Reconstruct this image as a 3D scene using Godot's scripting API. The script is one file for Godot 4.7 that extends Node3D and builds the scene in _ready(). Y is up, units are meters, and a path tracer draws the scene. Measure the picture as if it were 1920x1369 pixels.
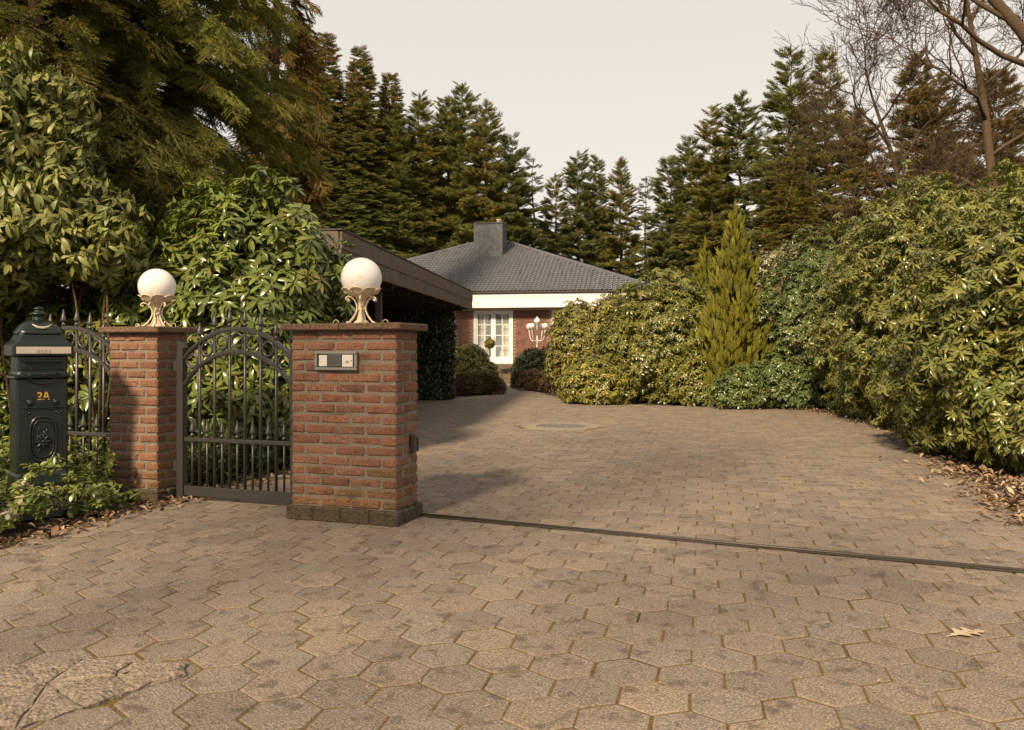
extends Node3D
# A brick gateway with globe lamps, an iron gate and a post box, a drive of hexagon pavers between
# rhododendron banks, a carport and a bungalow among conifers. Units are metres; the viewer looks along -z.

var M := {}
var used_names := {}
var noise3 := FastNoiseLite.new()

func _ready() -> void:
	noise3.seed = 7
	noise3.frequency = 0.9
	noise3.fractal_octaves = 2
	# ---------------------------------------------------------------- camera, sky, sun, exposure
	var cam := Camera3D.new()
	cam.name = "camera"
	cam.near = 0.05
	cam.far = 600.0
	cam.projection = Camera3D.PROJECTION_FRUSTUM
	cam.size = 0.05 * 1369.0 / 1500.0
	cam.frustum_offset = Vector2(0, -0.05 * 28.5 / 1500.0)
	cam.position = Vector3(0, 1.26, 0)
	add_child(cam)
	cam.current = true
	var env := Environment.new()
	env.background_mode = Environment.BG_SKY
	var sky := Sky.new()
	var sm := ProceduralSkyMaterial.new()
	sm.sky_top_color = Color(0.675, 0.652, 0.628)
	sm.sky_horizon_color = Color(0.785, 0.763, 0.735)
	sm.sky_cover = speckle(1024, 0.004, FastNoiseLite.TYPE_SIMPLEX_SMOOTH, 5, [[0.0, Color(0, 0, 0)], [0.45, Color(0.1, 0.1, 0.1)], [1.0, Color(0.75, 0.73, 0.7)]], 9)
	sm.sky_cover_modulate = Color(1, 1, 1, 0.22)
	sm.sky_curve = 0.3
	sm.ground_bottom_color = Color(0.25, 0.2, 0.15)
	sm.ground_horizon_color = Color(0.5, 0.45, 0.38)
	sm.sun_angle_max = 1.0
	sky.sky_material = sm
	env.sky = sky
	env.tonemap_mode = Environment.TONE_MAPPER_LINEAR
	env.tonemap_exposure = 1.72
	env.sdfgi_enabled = true
	env.ssao_enabled = true
	env.ssil_enabled = true
	var we := WorldEnvironment.new()
	we.name = "world_environment"
	we.environment = env
	add_child(we)
	var sun := DirectionalLight3D.new()
	sun.name = "sun"
	sun.light_energy = 1.3
	sun.light_color = Color(1.0, 0.91, 0.77)
	sun.light_angular_distance = 6.0
	sun.shadow_enabled = true
	var el := deg_to_rad(36.0)
	sun.basis = Basis.looking_at(Vector3(0.42 * cos(el), -sin(el), -0.907 * cos(el)).normalized(), Vector3.UP)
	add_child(sun)
	# ---------------------------------------------------------------- the rest
	make_materials()
	build_ground()
	build_house()
	build_carport()
	build_gateway()
	build_post_box()
	build_foliage_kit()
	build_trees()
	build_shrubs()
	build_litter()

# ==================================================================== helpers
func P(x: float, y: float, d: float) -> Vector3:
	return Vector3(x, y, -d)

func rand_of(s: int) -> RandomNumberGenerator:
	var r := RandomNumberGenerator.new()
	r.seed = s
	return r

func numbered(called: String) -> String:
	if not used_names.has(called):
		used_names[called] = 0
		return called
	used_names[called] += 1
	return "%s_%03d" % [called, used_names[called]]

func thing(called: String, label: String, category: String, at := Vector3.ZERO, turn := 0.0, group := "") -> Node3D:
	var o := Node3D.new()
	o.name = numbered(called)
	add_child(o)
	o.position = at
	o.rotation.y = turn
	o.set_meta("label", label)
	o.set_meta("category", category)
	if group != "":
		o.set_meta("group", group)
	return o

func part(parent: Node3D, called: String, mesh: Mesh, m: Material, at := Transform3D.IDENTITY) -> MeshInstance3D:
	var o := MeshInstance3D.new()
	o.name = called
	o.mesh = mesh
	o.material_override = m
	o.transform = at
	parent.add_child(o, true)
	return o

func at3(x: float, y: float, z: float) -> Transform3D:
	return Transform3D(Basis.IDENTITY, Vector3(x, y, z))

func begin(smooth := false) -> SurfaceTool:
	var st := SurfaceTool.new()
	st.begin(Mesh.PRIMITIVE_TRIANGLES)
	st.set_smooth_group(0 if smooth else -1)
	return st

func done(st: SurfaceTool) -> ArrayMesh:
	st.generate_normals()
	return st.commit()

func tri(st: SurfaceTool, a: Vector3, b: Vector3, c: Vector3) -> void:
	st.add_vertex(a)
	st.add_vertex(b)
	st.add_vertex(c)

func quad(st: SurfaceTool, a: Vector3, b: Vector3, c: Vector3, d: Vector3) -> void:
	tri(st, a, b, c)
	tri(st, a, c, d)

# a triangle turned so that it faces away from `mid`
func otri(st: SurfaceTool, a: Vector3, b: Vector3, c: Vector3, mid: Vector3) -> void:
	if (c - a).cross(b - a).dot((a + b + c) / 3.0 - mid) < 0.0:
		tri(st, a, c, b)
	else:
		tri(st, a, b, c)

func oquad(st: SurfaceTool, a: Vector3, b: Vector3, c: Vector3, d: Vector3, mid: Vector3) -> void:
	otri(st, a, b, c, mid)
	otri(st, a, c, d, mid)

# bevelled box
func bbox(st: SurfaceTool, size: Vector3, b: float, xf := Transform3D.IDENTITY, jit := 0.0, r: RandomNumberGenerator = null) -> void:
	var h := size * 0.5
	b = minf(b, minf(h.x, minf(h.y, h.z)) * 0.9)
	var c := {}
	var mid := xf.origin
	for sx in [-1, 1]:
		for sy in [-1, 1]:
			for sz in [-1, 1]:
				var j := Vector3.ZERO
				if jit > 0.0:
					j = Vector3(r.randf_range(-jit, jit), r.randf_range(-jit, jit), r.randf_range(-jit, jit))
				c[[sx, sy, sz]] = [xf * (Vector3(sx * h.x, sy * (h.y - b), sz * (h.z - b)) + j), xf * (Vector3(sx * (h.x - b), sy * h.y, sz * (h.z - b)) + j), xf * (Vector3(sx * (h.x - b), sy * (h.y - b), sz * h.z) + j)]
	for s in [-1, 1]:
		oquad(st, c[[s, -1, -1]][0], c[[s, 1, -1]][0], c[[s, 1, 1]][0], c[[s, -1, 1]][0], mid)
		oquad(st, c[[-1, s, -1]][1], c[[1, s, -1]][1], c[[1, s, 1]][1], c[[-1, s, 1]][1], mid)
		oquad(st, c[[-1, -1, s]][2], c[[1, -1, s]][2], c[[1, 1, s]][2], c[[-1, 1, s]][2], mid)
		for t in [-1, 1]:
			oquad(st, c[[s, t, -1]][0], c[[s, t, 1]][0], c[[s, t, 1]][1], c[[s, t, -1]][1], mid)
			oquad(st, c[[s, -1, t]][0], c[[s, 1, t]][0], c[[s, 1, t]][2], c[[s, -1, t]][2], mid)
			oquad(st, c[[-1, s, t]][1], c[[1, s, t]][1], c[[1, s, t]][2], c[[-1, s, t]][2], mid)
			for u in [-1, 1]:
				var k: Array = c[[s, t, u]]
				otri(st, k[0], k[1], k[2], mid)

func box_mesh(size: Vector3, b := 0.004) -> ArrayMesh:
	var st := begin()
	bbox(st, size, b)
	return done(st)

func tube(st: SurfaceTool, pts: Array, radii: Array, sides := 6, closed := false) -> void:
	var n := pts.size()
	var up := Vector3.UP
	var rings := []
	for i in n:
		var t: Vector3
		if closed:
			t = (pts[(i + 1) % n] - pts[(i - 1 + n) % n]).normalized()
		else:
			t = (pts[mini(i + 1, n - 1)] - pts[maxi(i - 1, 0)]).normalized()
		if i == 0 and absf(t.dot(up)) > 0.95:
			up = Vector3.RIGHT
		var x := up.cross(t)
		if x.length() < 1e-4:
			x = Vector3.RIGHT.cross(t)
		x = x.normalized()
		var y := t.cross(x).normalized()
		up = y
		var ring := PackedVector3Array()
		for k in sides:
			var a := TAU * k / sides
			ring.append(pts[i] + (x * cos(a) + y * sin(a)) * float(radii[i]))
		rings.append(ring)
	var m := n if closed else n - 1
	for i in m:
		var a: PackedVector3Array = rings[i]
		var b: PackedVector3Array = rings[(i + 1) % n]
		for k in sides:
			var l := (k + 1) % sides
			tri(st, a[k], b[k], b[l])
			tri(st, a[k], b[l], a[l])
	if not closed:
		for e in [0, n - 1]:
			var ring: PackedVector3Array = rings[e]
			for k in sides:
				if e == 0:
					tri(st, pts[0], ring[k], ring[(k + 1) % sides])
				else:
					tri(st, pts[e], ring[(k + 1) % sides], ring[k])

func rod(st: SurfaceTool, a: Vector3, b: Vector3, ra: float, rb: float, sides := 6) -> void:
	tube(st, [a, b], [ra, rb], sides)

func lathe(st: SurfaceTool, prof: Array, seg := 16, xf := Transform3D.IDENTITY) -> void:
	for i in prof.size() - 1:
		var p: Vector2 = prof[i]
		var q: Vector2 = prof[i + 1]
		for k in seg:
			var a := TAU * k / seg
			var b := TAU * (k + 1) / seg
			var p0 := xf * Vector3(p.x * cos(a), p.y, p.x * sin(a))
			var p1 := xf * Vector3(p.x * cos(b), p.y, p.x * sin(b))
			var q0 := xf * Vector3(q.x * cos(a), q.y, q.x * sin(a))
			var q1 := xf * Vector3(q.x * cos(b), q.y, q.x * sin(b))
			if p.x > 1e-5:
				tri(st, p0, p1, q1)
			if q.x > 1e-5:
				tri(st, p0, q1, q0)

# stacked rectangles: [half width, half depth, height]
func loft(st: SurfaceTool, prof: Array, cut := 0.012) -> void:
	var rings := []
	for p in prof:
		var w: float = p[0]
		var d: float = p[1]
		var y: float = p[2]
		var c := minf(cut, minf(w, d) * 0.5)
		rings.append([Vector3(w, y, -d + c), Vector3(w, y, d - c), Vector3(w - c, y, d), Vector3(-w + c, y, d), Vector3(-w, y, d - c), Vector3(-w, y, -d + c), Vector3(-w + c, y, -d), Vector3(w - c, y, -d)])
	for i in rings.size() - 1:
		for k in 8:
			var l := (k + 1) % 8
			quad(st, rings[i][k], rings[i][l], rings[i + 1][l], rings[i + 1][k])
	var top: Array = rings[rings.size() - 1]
	for k in range(1, 7):
		tri(st, top[0], top[k], top[k + 1])

func prism(st: SurfaceTool, poly: PackedVector2Array, y0: float, y1: float) -> void:
	var idx := Geometry2D.triangulate_polygon(poly)
	for i in range(0, idx.size(), 3):
		var a := poly[idx[i]]
		var b := poly[idx[i + 1]]
		var c := poly[idx[i + 2]]
		var A := Vector3(a.x, y1, -a.y)
		var B := Vector3(b.x, y1, -b.y)
		var C := Vector3(c.x, y1, -c.y)
		otri(st, A, B, C, Vector3(A.x, y1 - 1.0, A.z))
		if y0 < y1:
			otri(st, Vector3(A.x, y0, A.z), Vector3(B.x, y0, B.z), Vector3(C.x, y0, C.z), Vector3(A.x, y0 + 1.0, A.z))
	if y0 < y1:
		var cw := Geometry2D.is_polygon_clockwise(poly)
		for i in poly.size():
			var a := poly[i]
			var b := poly[(i + 1) % poly.size()]
			if cw:
				var t := a
				a = b
				b = t
			quad(st, Vector3(a.x, y0, -a.y), Vector3(a.x, y1, -a.y), Vector3(b.x, y1, -b.y), Vector3(b.x, y0, -b.y))

func ball(radius: float, seg := 32) -> SphereMesh:
	var s := SphereMesh.new()
	s.radius = radius
	s.height = radius * 2.0
	s.radial_segments = seg
	s.rings = seg / 2
	return s

func lettering(words: String, height: float, depth := 0.004, face := "Droid Sans", bold := true) -> TextMesh:
	var t := TextMesh.new()
	var f := SystemFont.new()
	f.font_names = PackedStringArray([face])
	f.font_weight = 700 if bold else 400
	t.font = f
	t.text = words
	t.font_size = 32
	t.pixel_size = height / 24.0
	t.depth = depth
	t.curve_step = 2.0
	return t

func lin(r: float, g: float, b: float) -> Color:
	return Color(r, g, b).linear_to_srgb()

func flat(r: float, g: float, b: float, rough := 0.8, metal := 0.0) -> StandardMaterial3D:
	var m := StandardMaterial3D.new()
	m.albedo_color = lin(r, g, b)
	m.roughness = rough
	m.metallic = metal
	return m

func speckle(size: int, freq: float, kind: int, octaves: int, stops: Array, sd := 1, cell_return := FastNoiseLite.RETURN_DISTANCE) -> NoiseTexture2D:
	var n := FastNoiseLite.new()
	n.seed = sd
	n.noise_type = kind
	n.frequency = freq
	n.cellular_return_type = cell_return
	n.fractal_type = FastNoiseLite.FRACTAL_FBM if octaves > 1 else FastNoiseLite.FRACTAL_NONE
	n.fractal_octaves = octaves
	var t := NoiseTexture2D.new()
	t.width = size
	t.height = size
	t.seamless = true
	t.seamless_blend_skirt = 0.2
	t.noise = n
	if stops.size() > 0:
		var g := Gradient.new()
		var offs := PackedFloat32Array()
		var cols := PackedColorArray()
		for s in stops:
			offs.append(s[0])
			cols.append(s[1])
		g.offsets = offs
		g.colors = cols
		t.color_ramp = g
	return t

func grey(v: float) -> Color:
	return Color(v, v, v)

# world-mapped material: colour, grain texture, coarse stain texture, relief
func surf(c: Color, rough: float, grain: Texture2D, per_m: float, stain: Texture2D = null, stain_per_m := 0.3, bump: Texture2D = null, bump_cm := 0.2, world := true) -> StandardMaterial3D:
	var m := StandardMaterial3D.new()
	m.albedo_color = c
	m.roughness = rough
	m.albedo_texture = grain
	m.uv1_triplanar = true
	m.uv1_world_triplanar = world
	m.uv1_scale = Vector3.ONE * per_m
	if stain:
		m.detail_enabled = true
		m.detail_albedo = stain
		m.detail_blend_mode = BaseMaterial3D.BLEND_MODE_MUL
		m.detail_uv_layer = BaseMaterial3D.DETAIL_UV_2
		m.uv2_triplanar = true
		m.uv2_world_triplanar = world
		m.uv2_scale = Vector3.ONE * stain_per_m
	if bump:
		m.heightmap_enabled = true
		m.heightmap_texture = bump
		m.heightmap_scale = bump_cm
	return m

func make_materials() -> void:
	var S := FastNoiseLite.TYPE_SIMPLEX_SMOOTH
	var C := FastNoiseLite.TYPE_CELLULAR
	var grit := speckle(1024, 0.12, FastNoiseLite.TYPE_VALUE_CUBIC, 3, [[0.0, Color(0.52, 0.48, 0.44)], [0.38, Color(0.74, 0.72, 0.69)], [0.58, Color(0.86, 0.85, 0.83)], [0.72, Color(1, 1, 1)], [1.0, Color(1, 1, 1)]], 3)
	var grit_h := speckle(1024, 0.12, FastNoiseLite.TYPE_VALUE_CUBIC, 3, [], 3)
	var stain := speckle(512, 0.012, S, 5, [[0.0, Color(0.66, 0.64, 0.62)], [0.25, Color(0.86, 0.85, 0.84)], [0.42, Color(0.97, 0.96, 0.95)], [1.0, Color(1, 1, 1)]], 11)
	var smudge := speckle(1024, 0.016, S, 6, [[0.0, Color(0.66, 0.64, 0.62)], [0.27, Color(0.84, 0.83, 0.82)], [0.33, Color(0.97, 0.96, 0.95)], [1.0, Color(1, 1, 1)]], 12)
	var fine := speckle(512, 0.05, S, 4, [[0.0, grey(0.62)], [0.5, grey(0.88)], [1.0, grey(1.0)]], 21)
	var fine_h := speckle(512, 0.05, S, 5, [], 22)
	M.grit = grit
	M.fine = fine
	var tones := [Vector3(0.345, 0.275, 0.222), Vector3(0.315, 0.254, 0.208), Vector3(0.38, 0.302, 0.238), Vector3(0.29, 0.237, 0.196), Vector3(0.34, 0.282, 0.234)]
	M.pavers = []
	for t in tones:
		M.pavers.append(surf(lin(t.x, t.y, t.z), 0.9, grit, 1.6, smudge, 0.35, grit_h, 0.3))
	M.joint = surf(lin(0.21, 0.15, 0.065), 0.95, speckle(512, 0.04, S, 4, [[0.0, Color(0.45, 0.42, 0.3)], [0.45, Color(0.85, 0.78, 0.6)], [0.62, Color(0.84, 0.82, 0.5)], [1.0, Color(1, 0.95, 0.8)]], 5), 2.0, stain, 0.3, fine_h, 0.6)
	M.soil = surf(lin(0.075, 0.05, 0.032), 0.97, grit, 0.9, stain, 0.2, fine_h, 1.5)
	M.patch = surf(lin(0.37, 0.30, 0.24), 0.92, grit, 1.2, stain, 1.6, fine_h, 1.2)
	# bricks: several firings, with pits and lighter bloom
	var brick_tex := speckle(512, 0.035, S, 5, [[0.0, Color(0.45, 0.4, 0.4)], [0.3, Color(0.78, 0.74, 0.72)], [0.55, Color(0.95, 0.92, 0.9)], [0.8, Color(1, 1, 1)], [1.0, Color(1, 1, 1)]], 31)
	var pits := speckle(512, 0.03, C, 2, [], 32)
	M.bricks = []
	for t in [Vector3(0.285, 0.138, 0.078), Vector3(0.255, 0.122, 0.072), Vector3(0.31, 0.155, 0.09), Vector3(0.23, 0.115, 0.072), Vector3(0.285, 0.15, 0.092)]:
		M.bricks.append(surf(lin(t.x, t.y, t.z), 0.9, brick_tex, 2.6, stain, 0.8, fine_h, 0.6))
	M.mossy = []
	for t in [Vector3(0.26, 0.14, 0.07), Vector3(0.23, 0.145, 0.068), Vector3(0.28, 0.145, 0.075)]:
		M.mossy.append(surf(lin(t.x, t.y, t.z), 0.95, brick_tex, 2.2, stain, 1.1, fine_h, 0.8))
	M.plinth = surf(lin(0.088, 0.07, 0.042), 0.95, brick_tex, 2.0, stain, 1.3, fine_h, 0.9)
	M.mortar = surf(lin(0.29, 0.24, 0.185), 0.95, fine, 3.0, stain, 0.7, fine_h, 0.4)
	M.cap = surf(lin(0.17, 0.105, 0.065), 0.9, brick_tex, 1.8, stain, 1.0, fine_h, 0.7)
	# metals and paints
	M.iron = surf(lin(0.085, 0.078, 0.071), 0.36, fine, 3.0, null, 1.0, fine_h, 0.08)
	M.iron.metallic = 0.35
	M.box_green = surf(lin(0.007, 0.0155, 0.0115), 0.26, fine, 4.0, null, 1.0, fine_h, 0.12)
	M.box_dark = flat(0.006, 0.008, 0.008, 0.6)
	M.gold = flat(0.55, 0.30, 0.06, 0.45, 0.2)
	M.cream = surf(lin(0.66, 0.56, 0.45), 0.6, fine, 6.0)
	M.print = flat(0.05, 0.05, 0.05, 0.7)
	M.lamp_metal = surf(lin(0.74, 0.65, 0.51), 0.55, speckle(256, 0.06, S, 4, [[0.0, Color(0.5, 0.36, 0.2)], [0.35, Color(0.85, 0.76, 0.62)], [0.6, Color(1, 1, 1)], [1.0, Color(1, 1, 1)]], 41), 5.0)
	M.globe = surf(lin(0.88, 0.86, 0.84), 0.12, speckle(512, 0.014, S, 4, [[0.0, Color(0.74, 0.6, 0.42)], [0.14, Color(0.93, 0.88, 0.8)], [0.28, Color(1, 1, 1)], [1.0, Color(1, 1, 1)]], 46), 1.3, null, 1.0, null, 0.0)
	M.globe.backlight_enabled = true
	M.globe.backlight = Color(0.75, 0.72, 0.68)
	M.globe.metallic_specular = 0.5
	M.plate = flat(0.30, 0.28, 0.25, 0.4, 0.6)
	M.speaker = flat(0.10, 0.10, 0.10, 0.5, 0.2)
	M.button = flat(0.58, 0.54, 0.47, 0.5)
	M.steel = surf(lin(0.10, 0.085, 0.07), 0.45, fine, 5.0)
	M.steel.metallic = 0.6
	M.cover = surf(lin(0.24, 0.21, 0.18), 0.7, fine, 4.0, stain, 1.0, fine_h, 0.3)
	M.ring = surf(lin(0.42, 0.36, 0.29), 0.9, grit, 2.0, stain, 1.0)
	# wood, house
	var grainy := speckle(512, 0.02, S, 4, [[0.0, grey(0.55)], [0.5, grey(0.85)], [1.0, grey(1.0)]], 51)
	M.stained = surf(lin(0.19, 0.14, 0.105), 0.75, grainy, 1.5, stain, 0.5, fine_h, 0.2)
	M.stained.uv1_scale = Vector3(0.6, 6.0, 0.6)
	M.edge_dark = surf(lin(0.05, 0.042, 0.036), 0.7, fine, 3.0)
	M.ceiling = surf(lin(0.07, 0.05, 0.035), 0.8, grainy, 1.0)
	M.white_paint = surf(lin(0.85, 0.83, 0.79), 0.5, fine, 0.8)
	M.white_paint.albedo_texture = speckle(256, 0.02, S, 3, [[0.0, grey(0.9)], [1.0, grey(1.0)]], 52)
	M.beige = flat(0.50, 0.42, 0.32, 0.7)
	M.house_mortar = surf(lin(0.36, 0.27, 0.2), 0.95, fine, 2.0)
	M.house_brick = surf(lin(0.27, 0.135, 0.098), 0.9, brick_tex, 1.4, stain, 0.5)
	M.tile = surf(lin(0.125, 0.13, 0.145), 0.25, fine, 2.0, stain, 0.35)
	M.tile.metallic_specular = 0.6
	M.slates = [surf(lin(0.105, 0.11, 0.122), 0.6, fine, 3.0), surf(lin(0.085, 0.09, 0.10), 0.6, fine, 3.0), surf(lin(0.125, 0.13, 0.14), 0.55, fine, 3.0)]
	M.lead = surf(lin(0.25, 0.25, 0.26), 0.6, fine, 2.0)
	M.dark_gutter = flat(0.05, 0.042, 0.038, 0.5)
	M.pot = surf(lin(0.62, 0.58, 0.52), 0.8, fine, 3.0)
	M.glass = StandardMaterial3D.new()
	M.glass.transparency = BaseMaterial3D.TRANSPARENCY_ALPHA
	M.glass.albedo_color = Color(0.9, 0.95, 0.95, 0.12)
	M.glass.roughness = 0.03
	M.curtain = flat(0.66, 0.58, 0.46, 0.9)
	M.curtain.backlight_enabled = true
	M.curtain.backlight = Color(0.4, 0.36, 0.3)
	M.room = flat(0.20, 0.16, 0.12, 0.9)
	M.step = surf(lin(0.20, 0.16, 0.11), 0.95, grit, 1.5, stain, 0.8)
	# plants
	var bark_tex := speckle(512, 0.03, S, 5, [[0.0, Color(0.3, 0.26, 0.22)], [0.5, Color(0.8, 0.74, 0.66)], [1.0, Color(1, 1, 1)]], 61)
	M.bark = surf(lin(0.16, 0.105, 0.065), 0.95, bark_tex, 2.0, null, 1.0, fine_h, 2.0)
	M.bark_bare = surf(lin(0.175, 0.125, 0.08), 0.95, bark_tex, 2.5, null, 1.0, fine_h, 1.5)
	M.bark_pine = surf(lin(0.23, 0.15, 0.095), 0.95, bark_tex, 1.5, null, 1.0, fine_h, 2.0)
	M.glossy_leaf = leafy(0.26, 0.5, Color(0.62, 0.68, 0.25))
	M.dull_leaf = leafy(0.45, 0.45, Color(0.6, 0.65, 0.25))
	M.needle = leafy(0.6, 0.35, Color(0.82, 0.82, 0.4))
	M.dead_leaf = leafy(0.75, 0.3, Color(0.3, 0.2, 0.1))

func leafy(rough: float, spec: float, back: Color) -> StandardMaterial3D:
	var m := StandardMaterial3D.new()
	m.albedo_color = Color.WHITE
	m.vertex_color_use_as_albedo = true
	m.roughness = rough
	m.metallic_specular = spec
	m.backlight_enabled = true
	m.backlight = back
	m.cull_mode = BaseMaterial3D.CULL_DISABLED
	return m

# ==================================================================== ground and drive
var drive_poly := PackedVector2Array([Vector2(-5.0, 0.6), Vector2(-3.75, 4.0), Vector2(-3.25, 5.05), Vector2(-3.12, 5.75), Vector2(-3.0, 6.45), Vector2(-2.82, 7.1), Vector2(-2.3, 8.3), Vector2(-2.45, 10.0), Vector2(-3.2, 12.0), Vector2(-3.2, 20.3), Vector2(-1.55, 20.6), Vector2(-0.95, 21.9), Vector2(-0.3, 22.8), Vector2(-0.8, 26.8), Vector2(-1.5, 30.3), Vector2(0.0, 30.3), Vector2(0.35, 26.8), Vector2(0.85, 23.2), Vector2(1.35, 20.1), Vector2(2.9, 18.4), Vector2(4.8, 17.4), Vector2(6.15, 16.8), Vector2(6.3, 14.6), Vector2(5.9, 12.4), Vector2(5.3, 10.6), Vector2(4.75, 8.7), Vector2(4.4, 7.6), Vector2(4.0, 6.4), Vector2(3.75, 5.2), Vector2(3.9, 3.6), Vector2(4.2, 0.6)])

func structure(o: Node3D) -> Node3D:
	o.set_meta("kind", "structure")
	return o

func build_ground() -> void:
	var st := begin()
	quad(st, Vector3(-220, 0, -260), Vector3(220, 0, -260), Vector3(220, 0, 60), Vector3(-220, 0, 60))
	structure(part(self, "ground", done(st), M.soil, at3(0, -0.016, 0)))
	var drive := Node3D.new()
	drive.name = "driveway"
	add_child(drive)
	structure(drive)
	st = begin()
	prism(st, drive_poly, -0.0030, -0.0030)
	part(drive, "joint_sand", done(st), M.joint)
	# hexagon pavers, 25 cm across the flats, rows parallel with the gate line
	var r := rand_of(5)
	var rowdir := Vector2(cos(deg_to_rad(13.5)), -sin(deg_to_rad(13.5)))
	var updir := Vector2(-rowdir.y, rowdir.x)
	var pitch := 0.25
	var manhole := Vector2(0.80, 13.2)
	var patch_mid := Vector2(-1.62, 2.98)
	var cells := []
	for j in range(-10, 150):
		for i in range(-60, 80):
			var c := rowdir * ((i + 0.5 * (absi(j) % 2)) * pitch) + updir * (j * pitch * 0.866) + Vector2(-0.02, 0.13)
			if c.y < 0.9 or c.y > 30.2 or not Geometry2D.is_point_in_polygon(c, drive_poly):
				continue
			if c.distance_to(manhole) < 0.66:
				continue
			if Vector2((c.x - patch_mid.x) / 0.50, (c.y - patch_mid.y) / 0.32).length() < 0.42:
				continue
			var dist := Vector2(c.x, c.y).length()
			var seen := absf(c.x) < c.y * 0.66 and c.y > 2.5
			cells.append([dist if seen else 1000.0 + dist, c])
	cells.sort_custom(func(a, b): return a[0] < b[0])
	var proto := []
	for k in 4:
		var s2 := begin()
		hexagon(s2, Vector3.ZERO, 0.1203 + 0.0006 * k, r, 0.0018)
		proto.append(done(s2))
	var rest := []
	for k in 5:
		rest.append(begin())
	var turn := atan2(rowdir.y, rowdir.x)
	for n in cells.size():
		var c: Vector2 = cells[n][1]
		var lift := r.randf_range(-0.001, 0.0025)
		var tip := Basis.from_euler(Vector3(r.randfn(0, 0.004), turn + r.randfn(0, 0.012) + PI / 3.0 * r.randi_range(0, 5), r.randfn(0, 0.004)))
		var xf := Transform3D(tip, Vector3(c.x + r.randfn(0, 0.0016), lift, -c.y + r.randfn(0, 0.0018)))
		if n < 300:
			part(drive, "paver", proto[n % 4], M.pavers[r.randi() % 5], xf)
		else:
			hexagon(rest[r.randi() % 5], Vector3.ZERO, 0.1207, r, 0.0015, xf)
	for k in 5:
		var o := part(drive, "far_pavers", done(rest[k]), M.pavers[k])
		o.set_meta("kind", "stuff")
	# a heaved, crumbled patch of old concrete at the front
	var patch := thing("concrete_patch", "cracked pale lump of concrete heaved up among the hexagon pavers", "concrete patch", P(patch_mid.x, 0, patch_mid.y))
	var outline := [Vector2(-0.52, -0.02), Vector2(-0.33, 0.20), Vector2(-0.12, 0.27), Vector2(0.10, 0.23), Vector2(0.33, 0.21), Vector2(0.37, 0.10), Vector2(0.24, -0.02), Vector2(0.12, -0.18), Vector2(-0.02, -0.33), Vector2(-0.40, -0.34)]
	st = begin()
	prism(st, PackedVector2Array(outline.map(func(q): return q * 0.97)), -0.02, 0.0055)
	part(patch, "mortar_bed", done(st), M.patch)
	var hubs := [Vector2(-0.12, 0.02), Vector2(0.10, 0.08)]
	for i in outline.size():
		var a: Vector2 = outline[i]
		var b: Vector2 = outline[(i + 1) % outline.size()]
		var h: Vector2 = hubs[0] if (a.x + b.x) < 0.1 else hubs[1]
		shard(patch, [h.lerp((a + b) * 0.5, 0.03), a.lerp(h, 0.02), b.lerp(h, 0.02)], r)
	shard(patch, [hubs[0] + Vector2(0.008, 0.004), outline[3] * 0.96, hubs[1] + Vector2(-0.008, 0)], r)
	shard(patch, [hubs[0] + Vector2(0.01, -0.006), hubs[1] + Vector2(-0.004, -0.012), Vector2(0.225, -0.03), Vector2(0.11, -0.17)], r)
	# manhole
	var mh := thing("manhole_cover", "round iron manhole cover set in a pale concrete ring in the drive", "manhole cover", P(manhole.x, 0, manhole.y))
	st = begin()
	lathe(st, [Vector2(0.655, -0.006), Vector2(0.655, 0.004), Vector2(0.64, 0.009), Vector2(0.41, 0.009), Vector2(0.40, 0.0)], 40)
	part(mh, "concrete_ring", done(st), M.ring)
	st = begin()
	lathe(st, [Vector2(0.398, 0.0), Vector2(0.396, 0.012), Vector2(0.375, 0.012), Vector2(0.37, 0.005), Vector2(0.0, 0.005)], 40)
	part(mh, "frame", done(st), M.cover)
	for k in 6:
		st = begin()
		bbox(st, Vector3(0.025, 0.008, 0.7 * cos(asin(clampf((k - 2.5) / 3.4, -1, 1))) ), 0.002, at3((k - 2.5) * 0.105, 0.009, 0))
		part(mh, "rib", done(st), M.cover)
	# guide rail of the sliding gate
	var a0 := P(-0.72, 0, 6.07)
	var a1 := P(3.85, 0, 4.10)
	var rail := thing("gate_rail", "long dark steel guide rail lying across the drive", "rail", (a0 + a1) * 0.5, atan2(-(a1 - a0).z, (a1 - a0).x))
	var len := a0.distance_to(a1)
	part(rail, "base_plate", box_mesh(Vector3(len, 0.012, 0.048), 0.003), M.steel, at3(0, 0.008, 0))
	st = begin(true)
	rod(st, Vector3(-len / 2, 0.018, 0.008), Vector3(len / 2, 0.018, 0.008), 0.010, 0.010, 8)
	part(rail, "track", done(st), M.steel)
	for k in 9:
		part(rail, "bolt", box_mesh(Vector3(0.016, 0.008, 0.016), 0.003), M.steel, at3(-len / 2 + 0.25 + k * 0.57, 0.017, 0.024))

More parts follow.
